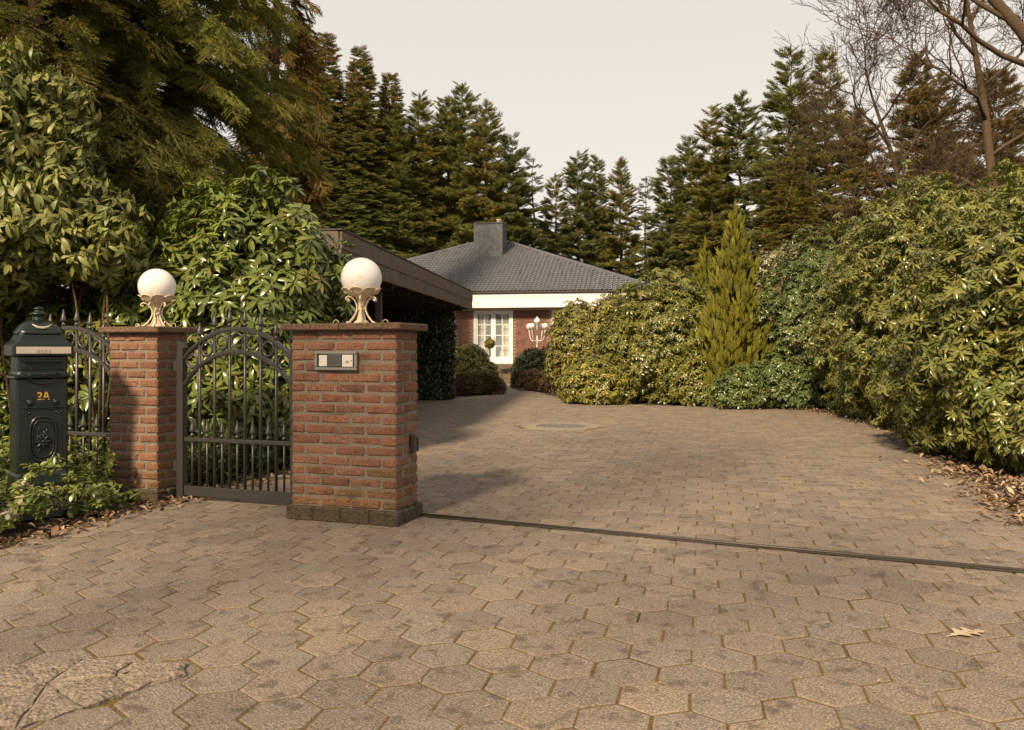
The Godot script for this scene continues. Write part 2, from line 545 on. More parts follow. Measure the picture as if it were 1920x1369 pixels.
func hexagon(st: SurfaceTool, c: Vector3, flat_half: float, r: RandomNumberGenerator, jit: float, xf := Transform3D.IDENTITY) -> void:
	var R := flat_half / 0.8660254
	var rows := [[1.0, -0.045], [1.0, -0.0055], [0.978, -0.0012], [0.94, 0.0]]
	var rings := []
	var js := []
	for k in 6:
		js.append(Vector3(r.randf_range(-jit, jit), 0, r.randf_range(-jit, jit)))
	for w in rows:
		var ring := []
		for k in 6:
			var a := PI / 6.0 + PI / 3.0 * k
			ring.append(xf * (c + Vector3(cos(a) * R * w[0], w[1], sin(a) * R * w[0]) + js[k]))
		rings.append(ring)
	for i in 3:
		for k in 6:
			var l := (k + 1) % 6
			quad(st, rings[i][k], rings[i][l], rings[i + 1][l], rings[i + 1][k])
	var mid := xf * (c + Vector3(0, 0.0008, 0))
	for k in 6:
		tri(st, rings[3][k], rings[3][(k + 1) % 6], mid)

func shard(parent: Node3D, pts: Array, r: RandomNumberGenerator) -> void:
	# a broken slab: roughened rim, uneven top
	var poly := []
	for i in pts.size():
		var a: Vector2 = pts[i]
		var b: Vector2 = pts[(i + 1) % pts.size()]
		var n := maxi(2, int(a.distance_to(b) / 0.045))
		for k in n:
			var q := a.lerp(b, float(k) / n)
			poly.append(q + Vector2(r.randfn(0, 0.009), r.randfn(0, 0.009)))
	var mid := Vector2.ZERO
	for q in poly:
		mid += q
	mid /= poly.size()
	var lift := r.randf_range(0.0, 0.008)
	var st := begin()
	var hs := []
	for q in poly:
		hs.append(0.0065 + lift * 0.5 + r.randf_range(0, 0.004))
	for i in poly.size():
		var l := (i + 1) % poly.size()
		var a := Vector3(poly[i].x, hs[i], -poly[i].y)
		var b := Vector3(poly[l].x, hs[l], -poly[l].y)
		var a2 := Vector3(lerpf(poly[i].x, mid.x, 0.2), hs[i] + 0.006, -lerpf(poly[i].y, mid.y, 0.2))
		var b2 := Vector3(lerpf(poly[l].x, mid.x, 0.2), hs[l] + 0.006, -lerpf(poly[l].y, mid.y, 0.2))
		var m3 := Vector3(mid.x, 0.016 + lift, -mid.y)
		var low := Vector3(mid.x, -0.5, -mid.y)
		oquad(st, a, b, b2, a2, low)
		otri(st, a2, b2, m3, low)
		oquad(st, a, b, Vector3(b.x, -0.03, b.z), Vector3(a.x, -0.03, a.z), m3 - Vector3(0, 0.03, 0))
	part(parent, "shard", done(st), M.patch)

# ==================================================================== house
func build_house() -> void:
	var h := thing("bungalow", "brick bungalow with a grey tiled hipped roof behind the shrubs", "house", P(-0.74, 0, 31.6), deg_to_rad(-10.0))
	var L := -8.0
	var R := 5.85
	var floor_y := 0.71
	var top := 2.81
	var open := [[-2.95, -1.55, 1.15, top], [-0.79, 0.79, floor_y, top], [2.32, 3.95, 1.15, top]]
	# wall: mortar backing with openings, bricks standing proud
	var st := begin()
	var x := L
	for o in open:
		bbox(st, Vector3(o[0] - x, top, 0.28), 0.002, at3((o[0] + x) / 2, top / 2, -0.15))
		bbox(st, Vector3(o[1] - o[0], o[2], 0.28), 0.002, at3((o[0] + o[1]) / 2, o[2] / 2, -0.15))
		x = o[1]
	bbox(st, Vector3(R - x, top, 0.28), 0.002, at3((R + x) / 2, top / 2, -0.15))
	bbox(st, Vector3(0.28, 2.95, 9.6), 0.002, at3(L + 0.14, 1.475, -5.1))
	bbox(st, Vector3(0.28, 2.95, 9.6), 0.002, at3(R - 0.14, 1.475, -5.1))
	bbox(st, Vector3(R - L, 2.95, 0.28), 0.002, at3((L + R) / 2, 1.475, -10.05))
	part(h, "wall", done(st), M.house_mortar)
	st = begin()
	var r := rand_of(17)
	for j in 43:
		var y0 := 0.03 + j * 0.0655
		var xx := L + (0.0 if j % 2 == 0 else 0.11)
		while xx < R - 0.2:
			var ok := true
			for o in open:
				if xx + 0.21 > o[0] and xx < o[1] and y0 + 0.053 > o[2]:
					ok = false
			if ok:
				var z := 0.004 + r.randf_range(0, 0.003)
				var a := Vector3(xx, y0, z)
				var b := Vector3(xx + 0.208, y0, z)
				var c := Vector3(xx + 0.208, y0 + 0.053, z)
				var d := Vector3(xx, y0 + 0.053, z)
				quad(st, d, c, b, a)
				var bk := Vector3(0, 0, -0.02)
				quad(st, d + bk, c + bk, c, d)
				quad(st, a, b, b + bk, a + bk)
				quad(st, c, c + bk, b + bk, b)
				quad(st, d + bk, d, a, a + bk)
			xx += 0.22
	var bw := part(h, "wall_bricks", done(st), M.house_brick)
	bw.set_meta("kind", "stuff")
	part(h, "lintel_band", box_mesh(Vector3(R - L, 0.09, 0.06), 0.004), M.beige, at3((L + R) / 2, top + 0.047, 0.012))
	# a closed room behind the openings
	st = begin()
	bbox(st, Vector3(R - L - 0.6, 0.1, 9.4), 0.002, at3((L + R) / 2, floor_y - 0.06, -5.1))
	bbox(st, Vector3(R - L - 0.6, 0.1, 9.4), 0.002, at3((L + R) / 2, 2.9, -5.1))
	bbox(st, Vector3(R - L - 0.6, 2.1, 0.1), 0.002, at3((L + R) / 2, 1.8, -5.0))
	part(h, "room_lining", done(st), M.room)
	# french doors
	var door := Node3D.new()
	door.name = "french_door"
	h.add_child(door)
	st = begin()
	bbox(st, Vector3(0.10, 2.1, 0.09), 0.006, at3(-0.74, floor_y + 1.05, -0.02))
	bbox(st, Vector3(0.10, 2.1, 0.09), 0.006, at3(0.74, floor_y + 1.05, -0.02))
	bbox(st, Vector3(1.38, 0.09, 0.09), 0.006, at3(0, top - 0.045, -0.022))
	bbox(st, Vector3(1.38, 0.05, 0.09), 0.006, at3(0, floor_y + 0.025, -0.022))
	part(door, "frame", done(st), M.white_paint)
	for s in [-1, 1]:
		st = begin()
		var cx: float = s * 0.345
		bbox(st, Vector3(0.685, 0.22, 0.05), 0.006, at3(cx, floor_y + 0.165, -0.03))
		bbox(st, Vector3(0.685, 0.06, 0.05), 0.006, at3(cx, top - 0.12, -0.03))
		for e in [-1, 1]:
			bbox(st, Vector3(0.09 if e == -s else 0.06, 1.685, 0.05), 0.006, at3(cx + e * (0.2975 if e == -s else 0.3125), floor_y + 1.1075, -0.029))
		for k in range(1, 4):
			bbox(st, Vector3(0.54, 0.03, 0.04), 0.004, at3(cx + s * 0.01, floor_y + 0.275 + k * 0.421, -0.03))
		bbox(st, Vector3(0.03, 1.68, 0.036), 0.004, at3(cx + s * 0.015, floor_y + 1.11, -0.0302))
		part(door, "door_leaf", done(st), M.white_paint)
		for k in 4:
			for q in [-1, 1]:
				part(door, "pane", box_mesh(Vector3(0.245, 0.385, 0.006), 0.001), M.glass, at3(cx + s * 0.015 + q * 0.138, floor_y + 0.4855 + k * 0.421, -0.034))
	part(door, "handle", box_mesh(Vector3(0.02, 0.16, 0.03), 0.004), M.lead, at3(0.04, floor_y + 1.0, 0.012))
	for s in [-1, 1]:
		curtain(h, s * 0.62, s * 0.12, floor_y + 0.06, 2.75, -0.26, s)
	# windows
	for o in [open[0], open[2]]:
		var win := Node3D.new()
		win.name = "window"
		h.add_child(win, true)
		var wx: float = (o[0] + o[1]) / 2
		var ww: float = o[1] - o[0]
		st = begin()
		for s in [-1, 1]:
			bbox(st, Vector3(0.10, top - 1.15, 0.08), 0.006, at3(wx + s * (ww / 2 - 0.05), (top + 1.15) / 2, -0.02))
		bbox(st, Vector3(ww - 0.2, 0.09, 0.08), 0.006, at3(wx, top - 0.045, -0.022))
		bbox(st, Vector3(ww - 0.2, 0.09, 0.08), 0.006, at3(wx, 1.195, -0.022))
		for k in range(1, 4):
			bbox(st, Vector3(0.03, top - 1.33, 0.04), 0.004, at3(wx - ww / 2 + 0.1 + k * (ww - 0.2) / 4, (top + 1.15) / 2, -0.02))
			bbox(st, Vector3(ww - 0.2, 0.03, 0.036), 0.004, at3(wx, 1.24 + k * 0.37, -0.0202))
		part(win, "frame", done(st), M.white_paint)
		for k in 4:
			for q in 4:
				part(win, "pane", box_mesh(Vector3((ww - 0.2) / 4 - 0.035, 0.335, 0.006), 0.001), M.glass, at3(wx - ww / 2 + 0.1 + (k + 0.5) * (ww - 0.2) / 4, 1.24 + (q + 0.5) * 0.37, -0.03))
		part(win, "sill", box_mesh(Vector3(ww + 0.1, 0.05, 0.14), 0.006), M.beige, at3(wx, 1.12, 0.04))
		curtain(h, wx - ww / 2 + 0.1, wx - ww / 2 + 0.5, 1.1, 2.75, -0.26, -1)
		curtain(h, wx + ww / 2 - 0.1, wx + ww / 2 - 0.5, 1.1, 2.75, -0.26, 1)
	# steps
	for k in 4:
		part(h, "step", box_mesh(Vector3(1.7 + 0.12 * (3 - k), 0.171, 0.34 * (4 - k)), 0.012), M.step, at3(0, 0.0845 + k * 0.17, 0.02 + 0.17 * (4 - k)))
	# eaves
	var EL := -8.5
	var ER := 6.35
	var F := 0.55
	part(h, "fascia_board", box_mesh(Vector3(ER - EL, 0.40, 0.03), 0.006), M.white_paint, at3((EL + ER) / 2, 3.09, F))
	part(h, "fascia_board", box_mesh(Vector3(ER - EL, 0.15, 0.03), 0.006), M.white_paint, at3((EL + ER) / 2, 3.37, F + 0.004))
	for sx in [EL, ER]:
		part(h, "fascia_board", box_mesh(Vector3(0.03, 0.555, 11.2), 0.006), M.white_paint, at3(sx + (-0.018 if sx < 0 else 0.018), 3.166, F - 5.62))
	part(h, "soffit", box_mesh(Vector3(ER - EL, 0.03, 11.18), 0.004), M.white_paint, at3((EL + ER) / 2, 2.912, F - 5.62))
	part(h, "gutter", box_mesh(Vector3(ER - EL + 0.1, 0.075, 0.11), 0.02), M.dark_gutter, at3((EL + ER) / 2, 3.482, F + 0.05))
	# hipped roof
	var e := [Vector3(EL - 0.06, 3.50, F + 0.06), Vector3(ER + 0.06, 3.50, F + 0.06), Vector3(ER + 0.06, 3.50, F - 11.4), Vector3(EL - 0.06, 3.50, F - 11.4)]
	var rg := [Vector3(-1.95, 6.12, -5.1), Vector3(-0.30, 6.12, -5.1)]
	var roof := Node3D.new()
	roof.name = "roof"
	h.add_child(roof)
	st = begin()
	quad(st, e[0], rg[0], rg[1], e[1])
	tri(st, e[1], rg[1], e[2])
	quad(st, e[2], rg[1], rg[0], e[3])
	tri(st, e[3], rg[0], e[0])
	part(roof, "roof_deck", done(st), M.dark_gutter)
	st = begin(true)
	tiles(st, e[0], e[1], [e[0], rg[0], rg[1], e[1]])
	tiles(st, e[1], e[2], [e[1], rg[1], e[2]])
	tiles(st, e[2], e[3], [e[2], rg[1], rg[0], e[3]])
	tiles(st, e[3], e[0], [e[3], rg[0], e[0]])
	part(roof, "roof_tiles", done(st), M.tile).set_meta("kind", "stuff")
	for hp in [[e[0], rg[0]], [e[1], rg[1]], [e[2], rg[1]], [e[3], rg[0]], [rg[0], rg[1]]]:
		var n := int(hp[0].distance_to(hp[1]) / 0.38)
		st = begin(true)
		var line := []
		var radii := []
		for k in n:
			line.append(hp[0].lerp(hp[1], float(k) / n) + Vector3(0, 0.045, 0))
			radii.append(0.112)
			line.append(hp[0].lerp(hp[1], (k + 0.93) / n) + Vector3(0, 0.045, 0))
			radii.append(0.101)
		tube(st, line, radii, 10)
		part(roof, "ridge_tiles", done(st), M.tile)
	# slated chimney
	var ch := Node3D.new()
	ch.name = "chimney"
	h.add_child(ch)
	ch.position = Vector3(-0.88, 0, -3.75)
	part(ch, "stack", box_mesh(Vector3(1.26, 1.9, 0.98), 0.01), M.slates[1], at3(0, 5.83, 0))
	part(ch, "cap", box_mesh(Vector3(1.34, 0.06, 1.06), 0.01), M.dark_gutter, at3(0, 6.80, 0))
	for f in [[1.26, 0.492, 0.0], [0.98, 0.632, PI / 2], [0.98, 0.632, -PI / 2]]:
		var half: float = f[0] / 2
		var rect := PackedVector2Array([Vector2(-half, 5.1), Vector2(half, 5.1), Vector2(half, 6.765), Vector2(-half, 6.765)])
		var sp := 0.20
		for j in 20:
			for i in range(-6, 7):
				var c := Vector2((i + 0.5 * (j % 2)) * sp, 5.05 + j * sp * 0.5)
				var d := sp * 0.485
				for piece in Geometry2D.intersect_polygons(rect, PackedVector2Array([c + Vector2(d, 0), c + Vector2(0, d), c + Vector2(-d, 0), c + Vector2(0, -d)])):
					if piece.size() < 3:
						continue
					var s2 := begin()
					var mid := Vector2.ZERO
					for q in piece:
						mid += q
					mid /= piece.size()
					var m3 := Vector3(mid.x, mid.y, 0)
					for k in piece.size():
						var a: Vector2 = piece[k]
						var b: Vector2 = piece[(k + 1) % piece.size()]
						var za := 0.012 - (a.y - c.y) * 0.05
						var zb := 0.012 - (b.y - c.y) * 0.05
						otri(s2, Vector3(a.x, a.y, za), Vector3(b.x, b.y, zb), Vector3(mid.x, mid.y, 0.012 - (mid.y - c.y) * 0.05), m3 - Vector3(0, 0, 0.5))
						oquad(s2, Vector3(a.x, a.y, za), Vector3(b.x, b.y, zb), Vector3(b.x, b.y, -0.004), Vector3(a.x, a.y, -0.004), m3)
					part(ch, "slate", done(s2), M.slates[r.randi() % 3], Transform3D(Basis(Vector3.UP, f[2]), Vector3(f[1] * sin(f[2]), 0, f[1] * cos(f[2]))))
	part(ch, "flashing", box_mesh(Vector3(1.45, 0.03, 0.16), 0.006), M.lead, Transform3D(Basis(Vector3.RIGHT, 0.42), Vector3(0, 5.25, 0.56)))
	for s in [-1, 1]:
		part(ch, "flashing", box_mesh(Vector3(0.14, 0.03, 1.2), 0.006), M.lead, Transform3D(Basis(Vector3.RIGHT, 0.43), Vector3(s * 0.69, 5.52, 0.02)))
	st = begin(true)
	lathe(st, [Vector2(0.10, 6.82), Vector2(0.10, 6.96), Vector2(0.115, 6.97), Vector2(0.115, 7.02), Vector2(0.08, 7.03), Vector2(0.0, 6.98)], 14)
	part(ch, "chimney_pot", done(st), M.pot, at3(0.38, 0, 0))
	st = begin(true)
	lathe(st, [Vector2(0.07, 6.82), Vector2(0.07, 7.0), Vector2(0.11, 7.02), Vector2(0.11, 7.06), Vector2(0.03, 7.12), Vector2(0.0, 7.12)], 12)
	part(ch, "vent_cowl", done(st), M.dark_gutter, at3(-0.2, 0, 0))

func curtain(h: Node3D, x0: float, x1: float, y0: float, y1: float, z: float, s: float) -> void:
	var st := begin(true)
	var n := 24
	var rows := 6
	for j in rows:
		for i in n:
			var p := []
			for q in [[i, j], [i + 1, j], [i + 1, j + 1], [i, j + 1]]:
				var u: float = float(q[0]) / n
				var v: float = float(q[1]) / rows
				var gather := 1.0 - 0.45 * sin(v * PI * 0.9)
				p.append(Vector3(lerpf(x0, x1, u * gather), lerpf(y0, y1, v), z + 0.03 * sin(u * 34.0)))
			quad(st, p[0], p[3], p[2], p[1])
	part(h, "curtain", done(st), M.curtain)

func tiles(st: SurfaceTool, a: Vector3, b: Vector3, face: Array) -> void:
	var along := (b - a).normalized()
	var n := Vector3.ZERO
	n = (face[2] - face[0]).cross(face[1] - face[0]).normalized()
	if n.y < 0.0:
		n = -n
	var up := n.cross(along)
	if up.y < 0.0:
		up = -up
	var poly := PackedVector2Array()
	for q in face:
		poly.append(Vector2((q - a).dot(along), (q - a).dot(up)))
	var w := 0.175
	var l := 0.245
	var wide := a.distance_to(b)
	for j in 34:
		for i in int(wide / w) + 1:
			var c := Vector2((i + 0.5) * w, (j + 0.45) * l)
			if not Geometry2D.is_point_in_polygon(c, poly):
				continue
			var o := a + along * (i * w) + up * (j * l - 0.03) + n * 0.03
			var seg := 6
			for k in seg:
				var pts := []
				for kk in [k, k + 1]:
					var u: float = float(kk) / seg
					var hh := 0.036 * (0.5 - 0.5 * cos(u * TAU)) - 0.010 * sin(u * TAU)
					pts.append(o + along * (u * w) + n * (hh + 0.042))
					pts.append(o + along * (u * w) + n * (hh) + up * (l * 1.06))
					pts.append(o + along * (u * w) + n * (hh + 0.012))
				quad(st, pts[0], pts[1], pts[4], pts[3])
				quad(st, pts[2], pts[0], pts[3], pts[5])

# ==================================================================== carport
func build_carport() -> void:
	# long side runs 5.9 degrees off the view, its drive-side front corner at (-2.15, 10.05)
	var c := thing("carport", "flat-roofed carport with wide brown plank fascia beside the house", "carport", P(-2.15, 0, 10.05), deg_to_rad(-5.9))
	var W := 3.5
	var Ln := 10.7
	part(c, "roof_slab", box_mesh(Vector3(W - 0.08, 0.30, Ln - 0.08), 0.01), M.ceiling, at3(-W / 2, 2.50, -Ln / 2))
	for s in [0, 1]:
		var zz := 0.0 if s == 0 else -Ln
		var xx := 0.0 if s == 0 else -W
		var face := 0.0 if s == 0 else PI
		part(c, "fascia_plank", box_mesh(Vector3(0.035, 0.225, Ln + 0.07), 0.006), M.stained, at3(xx, 2.412, -Ln / 2))
		part(c, "fascia_plank", box_mesh(Vector3(0.035, 0.225, Ln + 0.07), 0.006), M.stained, at3(xx + (0.012 if s == 0 else -0.012), 2.636, -Ln / 2))
		part(c, "fascia_plank", box_mesh(Vector3(W - 0.04, 0.225, 0.035), 0.006), M.stained, at3(-W / 2, 2.413, zz))
		part(c, "fascia_plank", box_mesh(Vector3(W - 0.04, 0.225, 0.035), 0.006), M.stained, at3(-W / 2, 2.637, zz + (0.012 if s == 0 else -0.012)))
		part(c, "edge_trim", box_mesh(Vector3(0.075, 0.028, Ln + 0.12), 0.006), M.edge_dark, at3(xx, 2.768, -Ln / 2))
		part(c, "edge_trim", box_mesh(Vector3(W - 0.08, 0.028, 0.075), 0.006), M.edge_dark, at3(-W / 2, 2.7682, zz))
	for k in 9:
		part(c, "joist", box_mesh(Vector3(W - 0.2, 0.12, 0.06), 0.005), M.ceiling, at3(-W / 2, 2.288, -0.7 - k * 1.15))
	for p in [Vector2(-0.42, -3.3), Vector2(-0.42, -0.5), Vector2(-3.2, -0.5), Vector2(-3.2, -5.0)]:
		part(c, "post", box_mesh(Vector3(0.10, 2.24, 0.10), 0.006), M.stained, at3(p.x, 1.11, p.y))
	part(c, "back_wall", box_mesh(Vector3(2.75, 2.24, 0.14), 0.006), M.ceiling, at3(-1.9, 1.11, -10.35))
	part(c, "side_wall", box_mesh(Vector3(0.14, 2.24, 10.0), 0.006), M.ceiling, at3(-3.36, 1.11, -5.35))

# ==================================================================== gateway
var brick_cache := {}

func brick_mesh(size: Vector3, r: RandomNumberGenerator) -> ArrayMesh:
	var k := "%d_%d_%d_%d" % [roundi(size.x * 200), roundi(size.y * 500), roundi(size.z * 200), r.randi() % 4]
	if not brick_cache.has(k):
		var st := begin()
		bbox(st, size, 0.012, Transform3D.IDENTITY, 0.003, r)
		brick_cache[k] = done(st)
	return brick_cache[k]

# origin at the front right corner on the ground, x to the right, z towards the viewer
func pillar(label: String, at: Vector3, turn: float, W: float, D: float, n_long: int, sd: int, low_moss: int) -> Node3D:
	var p := thing("gate_pillar", label, "gate pillar", at, turn, "brick gate pillars")
	var r := rand_of(sd)
	var t := 0.112
	var j := 0.0105
	var course := 0.0765
	var base := 0.10
	part(p, "mortar_core", box_mesh(Vector3(W - 0.016, 1.30, D - 0.016), 0.002), M.mortar, at3(-W / 2, base + 0.65, -D / 2))
	for c in 17:
		var rects := []
		var long := (W - t - n_long * j) / n_long
		# front and back runs
		for i in n_long:
			rects.append([-W + i * (long + j), -W + i * (long + j) + long, -t, 0.0])
			rects.append([-W + t + j + i * (long + j), -W + t + j + i * (long + j) + long, -D, -D + t])
		# the two ends: a stretcher and a closer
		var e := 0.232
		rects.append([-t, 0.0, -e, 0.0])
		rects.append([-t, 0.0, -D + t + j, -e - j])
		rects.append([-W, -W + t, -D, -D + e])
		rects.append([-W, -W + t, -D + e + j, -t - j])
		for q in rects:
			var x0: float = q[0]
			var x1: float = q[1]
			if c % 2 == 1:
				var m := -W - x0
				x0 = -W - x1
				x1 = m
			if x1 - x0 < 0.02 or q[3] - q[2] < 0.02:
				continue
			var size := Vector3(x1 - x0, course - j, q[3] - q[2])
			var mat: Material = M.bricks[r.randi() % M.bricks.size()]
			if c < low_moss and r.randf() < 1.45 - 0.42 * c:
				mat = M.mossy[r.randi() % 3]
			part(p, "brick", brick_mesh(size, r), mat, Transform3D(Basis.from_euler(Vector3(r.randfn(0, 0.006), r.randfn(0, 0.008), r.randfn(0, 0.004))), Vector3((x0 + x1) / 2 + r.randfn(0, 0.001), base + (c + 0.5) * course, (q[2] + q[3]) / 2 + r.randfn(0, 0.0018))))
	# plinth of larger blocks, 4 cm proud
	var g := 0.034
	part(p, "plinth_core", box_mesh(Vector3(W + 2 * g - 0.03, 0.098, D + 2 * g - 0.03), 0.004), M.plinth, at3(-W / 2, 0.04, -D / 2))
	var blocks := maxi(2, roundi((W + 2 * g) / 0.235))
	var bl := (W + 2 * g) / blocks
	for i in blocks:
		for zz in [g - 0.055, -D - g + 0.055]:
			part(p, "plinth_brick", brick_mesh(Vector3(bl - 0.008, 0.108, 0.11), r), M.plinth, at3(-W - g + (i + 0.5) * bl, 0.048, zz))
	for xx in [g - 0.055, -W - g + 0.055]:
		for i in 2:
			var seg := (D + 2 * g - 0.24) / 2
			part(p, "plinth_brick", brick_mesh(Vector3(0.11, 0.106, seg - 0.008), r), M.plinth, at3(xx, 0.048, g - 0.12 - (i + 0.5) * seg))
	# cap of clay slabs
	var caps := 2 if W > 0.7 else 1
	var cw := (W + 0.12) / caps
	for i in caps:
		var st := begin()
		bbox(st, Vector3(cw - 0.004, 0.05, D + 0.12), 0.008, Transform3D.IDENTITY, 0.0015, r)
		part(p, "cap_slab", done(st), M.cap, at3(-W - 0.06 + (i + 0.5) * cw, base + 1.30 + 0.028, -D / 2))
	return p

func globe_lamp(label: String, at: Vector3, turn: float) -> void:
	var l := thing("globe_lamp", label, "lamp", at, turn, "globe lamps on the gate pillars")
	part(l, "globe", ball(0.152, 48), M.globe, at3(0, 0.345, 0))
	var st := begin(true)
	lathe(st, [Vector2(0.055, 0.0), Vector2(0.058, 0.012), Vector2(0.035, 0.03), Vector2(0.026, 0.07), Vector2(0.022, 0.10), Vector2(0.03, 0.106), Vector2(0.03, 0.116), Vector2(0.022, 0.122), Vector2(0.024, 0.15), Vector2(0.034, 0.18), Vector2(0.05, 0.20), Vector2(0.085, 0.212), Vector2(0.088, 0.22), Vector2(0.0, 0.222)], 20)
	part(l, "stem", done(st), M.lamp_metal)
	for k in 6:
		var a := TAU * k / 6.0 + 0.3
		var pts := []
		var rad := []
		var prof := [Vector2(0.118, 0.004), Vector2(0.10, 0.012), Vector2(0.076, 0.035), Vector2(0.05, 0.07), Vector2(0.036, 0.105), Vector2(0.038, 0.14), Vector2(0.056, 0.175), Vector2(0.085, 0.198), Vector2(0.112, 0.202), Vector2(0.126, 0.188), Vector2(0.122, 0.174), Vector2(0.110, 0.174), Vector2(0.108, 0.184)]
		for q in prof:
			pts.append(Vector3(q.x * cos(a), q.y, q.x * sin(a)))
			rad.append(0.0065)
		rad[0] = 0.011
		st = begin(true)
		tube(st, pts, rad, 7)
		part(l, "scroll_arm", done(st), M.lamp_metal)
	for k in 8:
		var a := TAU * k / 8.0
		st = begin(true)
		# a scalloped petal with a rolled rim, hugging the globe
		var n := 10
		var rim := []
		var rr := []
		for i in n + 1:
			var u := PI * i / n
			var w := cos(u) * 0.046
			var y := 0.222 + sin(u) * 0.045
			var rad2 := sqrt(maxf(0.002, 0.160 * 0.160 - pow(y - 0.345, 2.0))) + 0.006
			var aa := a + w / 0.10
			rim.append(Vector3(rad2 * cos(aa), y, rad2 * sin(aa)))
			rr.append(0.0045)
		var mid := Vector3(0.098 * cos(a), 0.218, 0.098 * sin(a))
		for i in n:
			tri(st, mid, rim[i], rim[i + 1])
		tube(st, rim, rr, 6)
		part(l, "petal", done(st), M.lamp_metal)
	for s in [-1, 1]:
		st = begin(true)
		var pts := []
		var rad := []
		for i in 9:
			var u := PI * 1.15 * i / 8.0
			pts.append(Vector3(s * (0.19 - 0.022 * cos(u)), 0.004 + 0.026 * sin(u), 0.02))
			rad.append(0.0028)
		tube(st, pts, rad, 5)
		part(l, "wire_loop", done(st), M.lamp_metal)

var spear_mesh: ArrayMesh

func spear() -> ArrayMesh:
	if spear_mesh == null:
		var st := begin(true)
		lathe(st, [Vector2(0.012, 0.0), Vector2(0.012, 0.012), Vector2(0.02, 0.018), Vector2(0.021, 0.028), Vector2(0.011, 0.036), Vector2(0.010, 0.046), Vector2(0.026, 0.056), Vector2(0.027, 0.064), Vector2(0.018, 0.095), Vector2(0.008, 0.14), Vector2(0.007, 0.146), Vector2(0.0075, 0.152), Vector2(0.0, 0.158)], 8)
		spear_mesh = done(st)
	return spear_mesh

func arch_y(x: float, half: float, side: float, apex: float) -> float:
	# circular arc through (+-half, side) and (0, apex)
	var rise := apex - side
	var R := (half * half + rise * rise) / (2.0 * rise)
	return apex - R + sqrt(maxf(0.0, R * R - x * x))

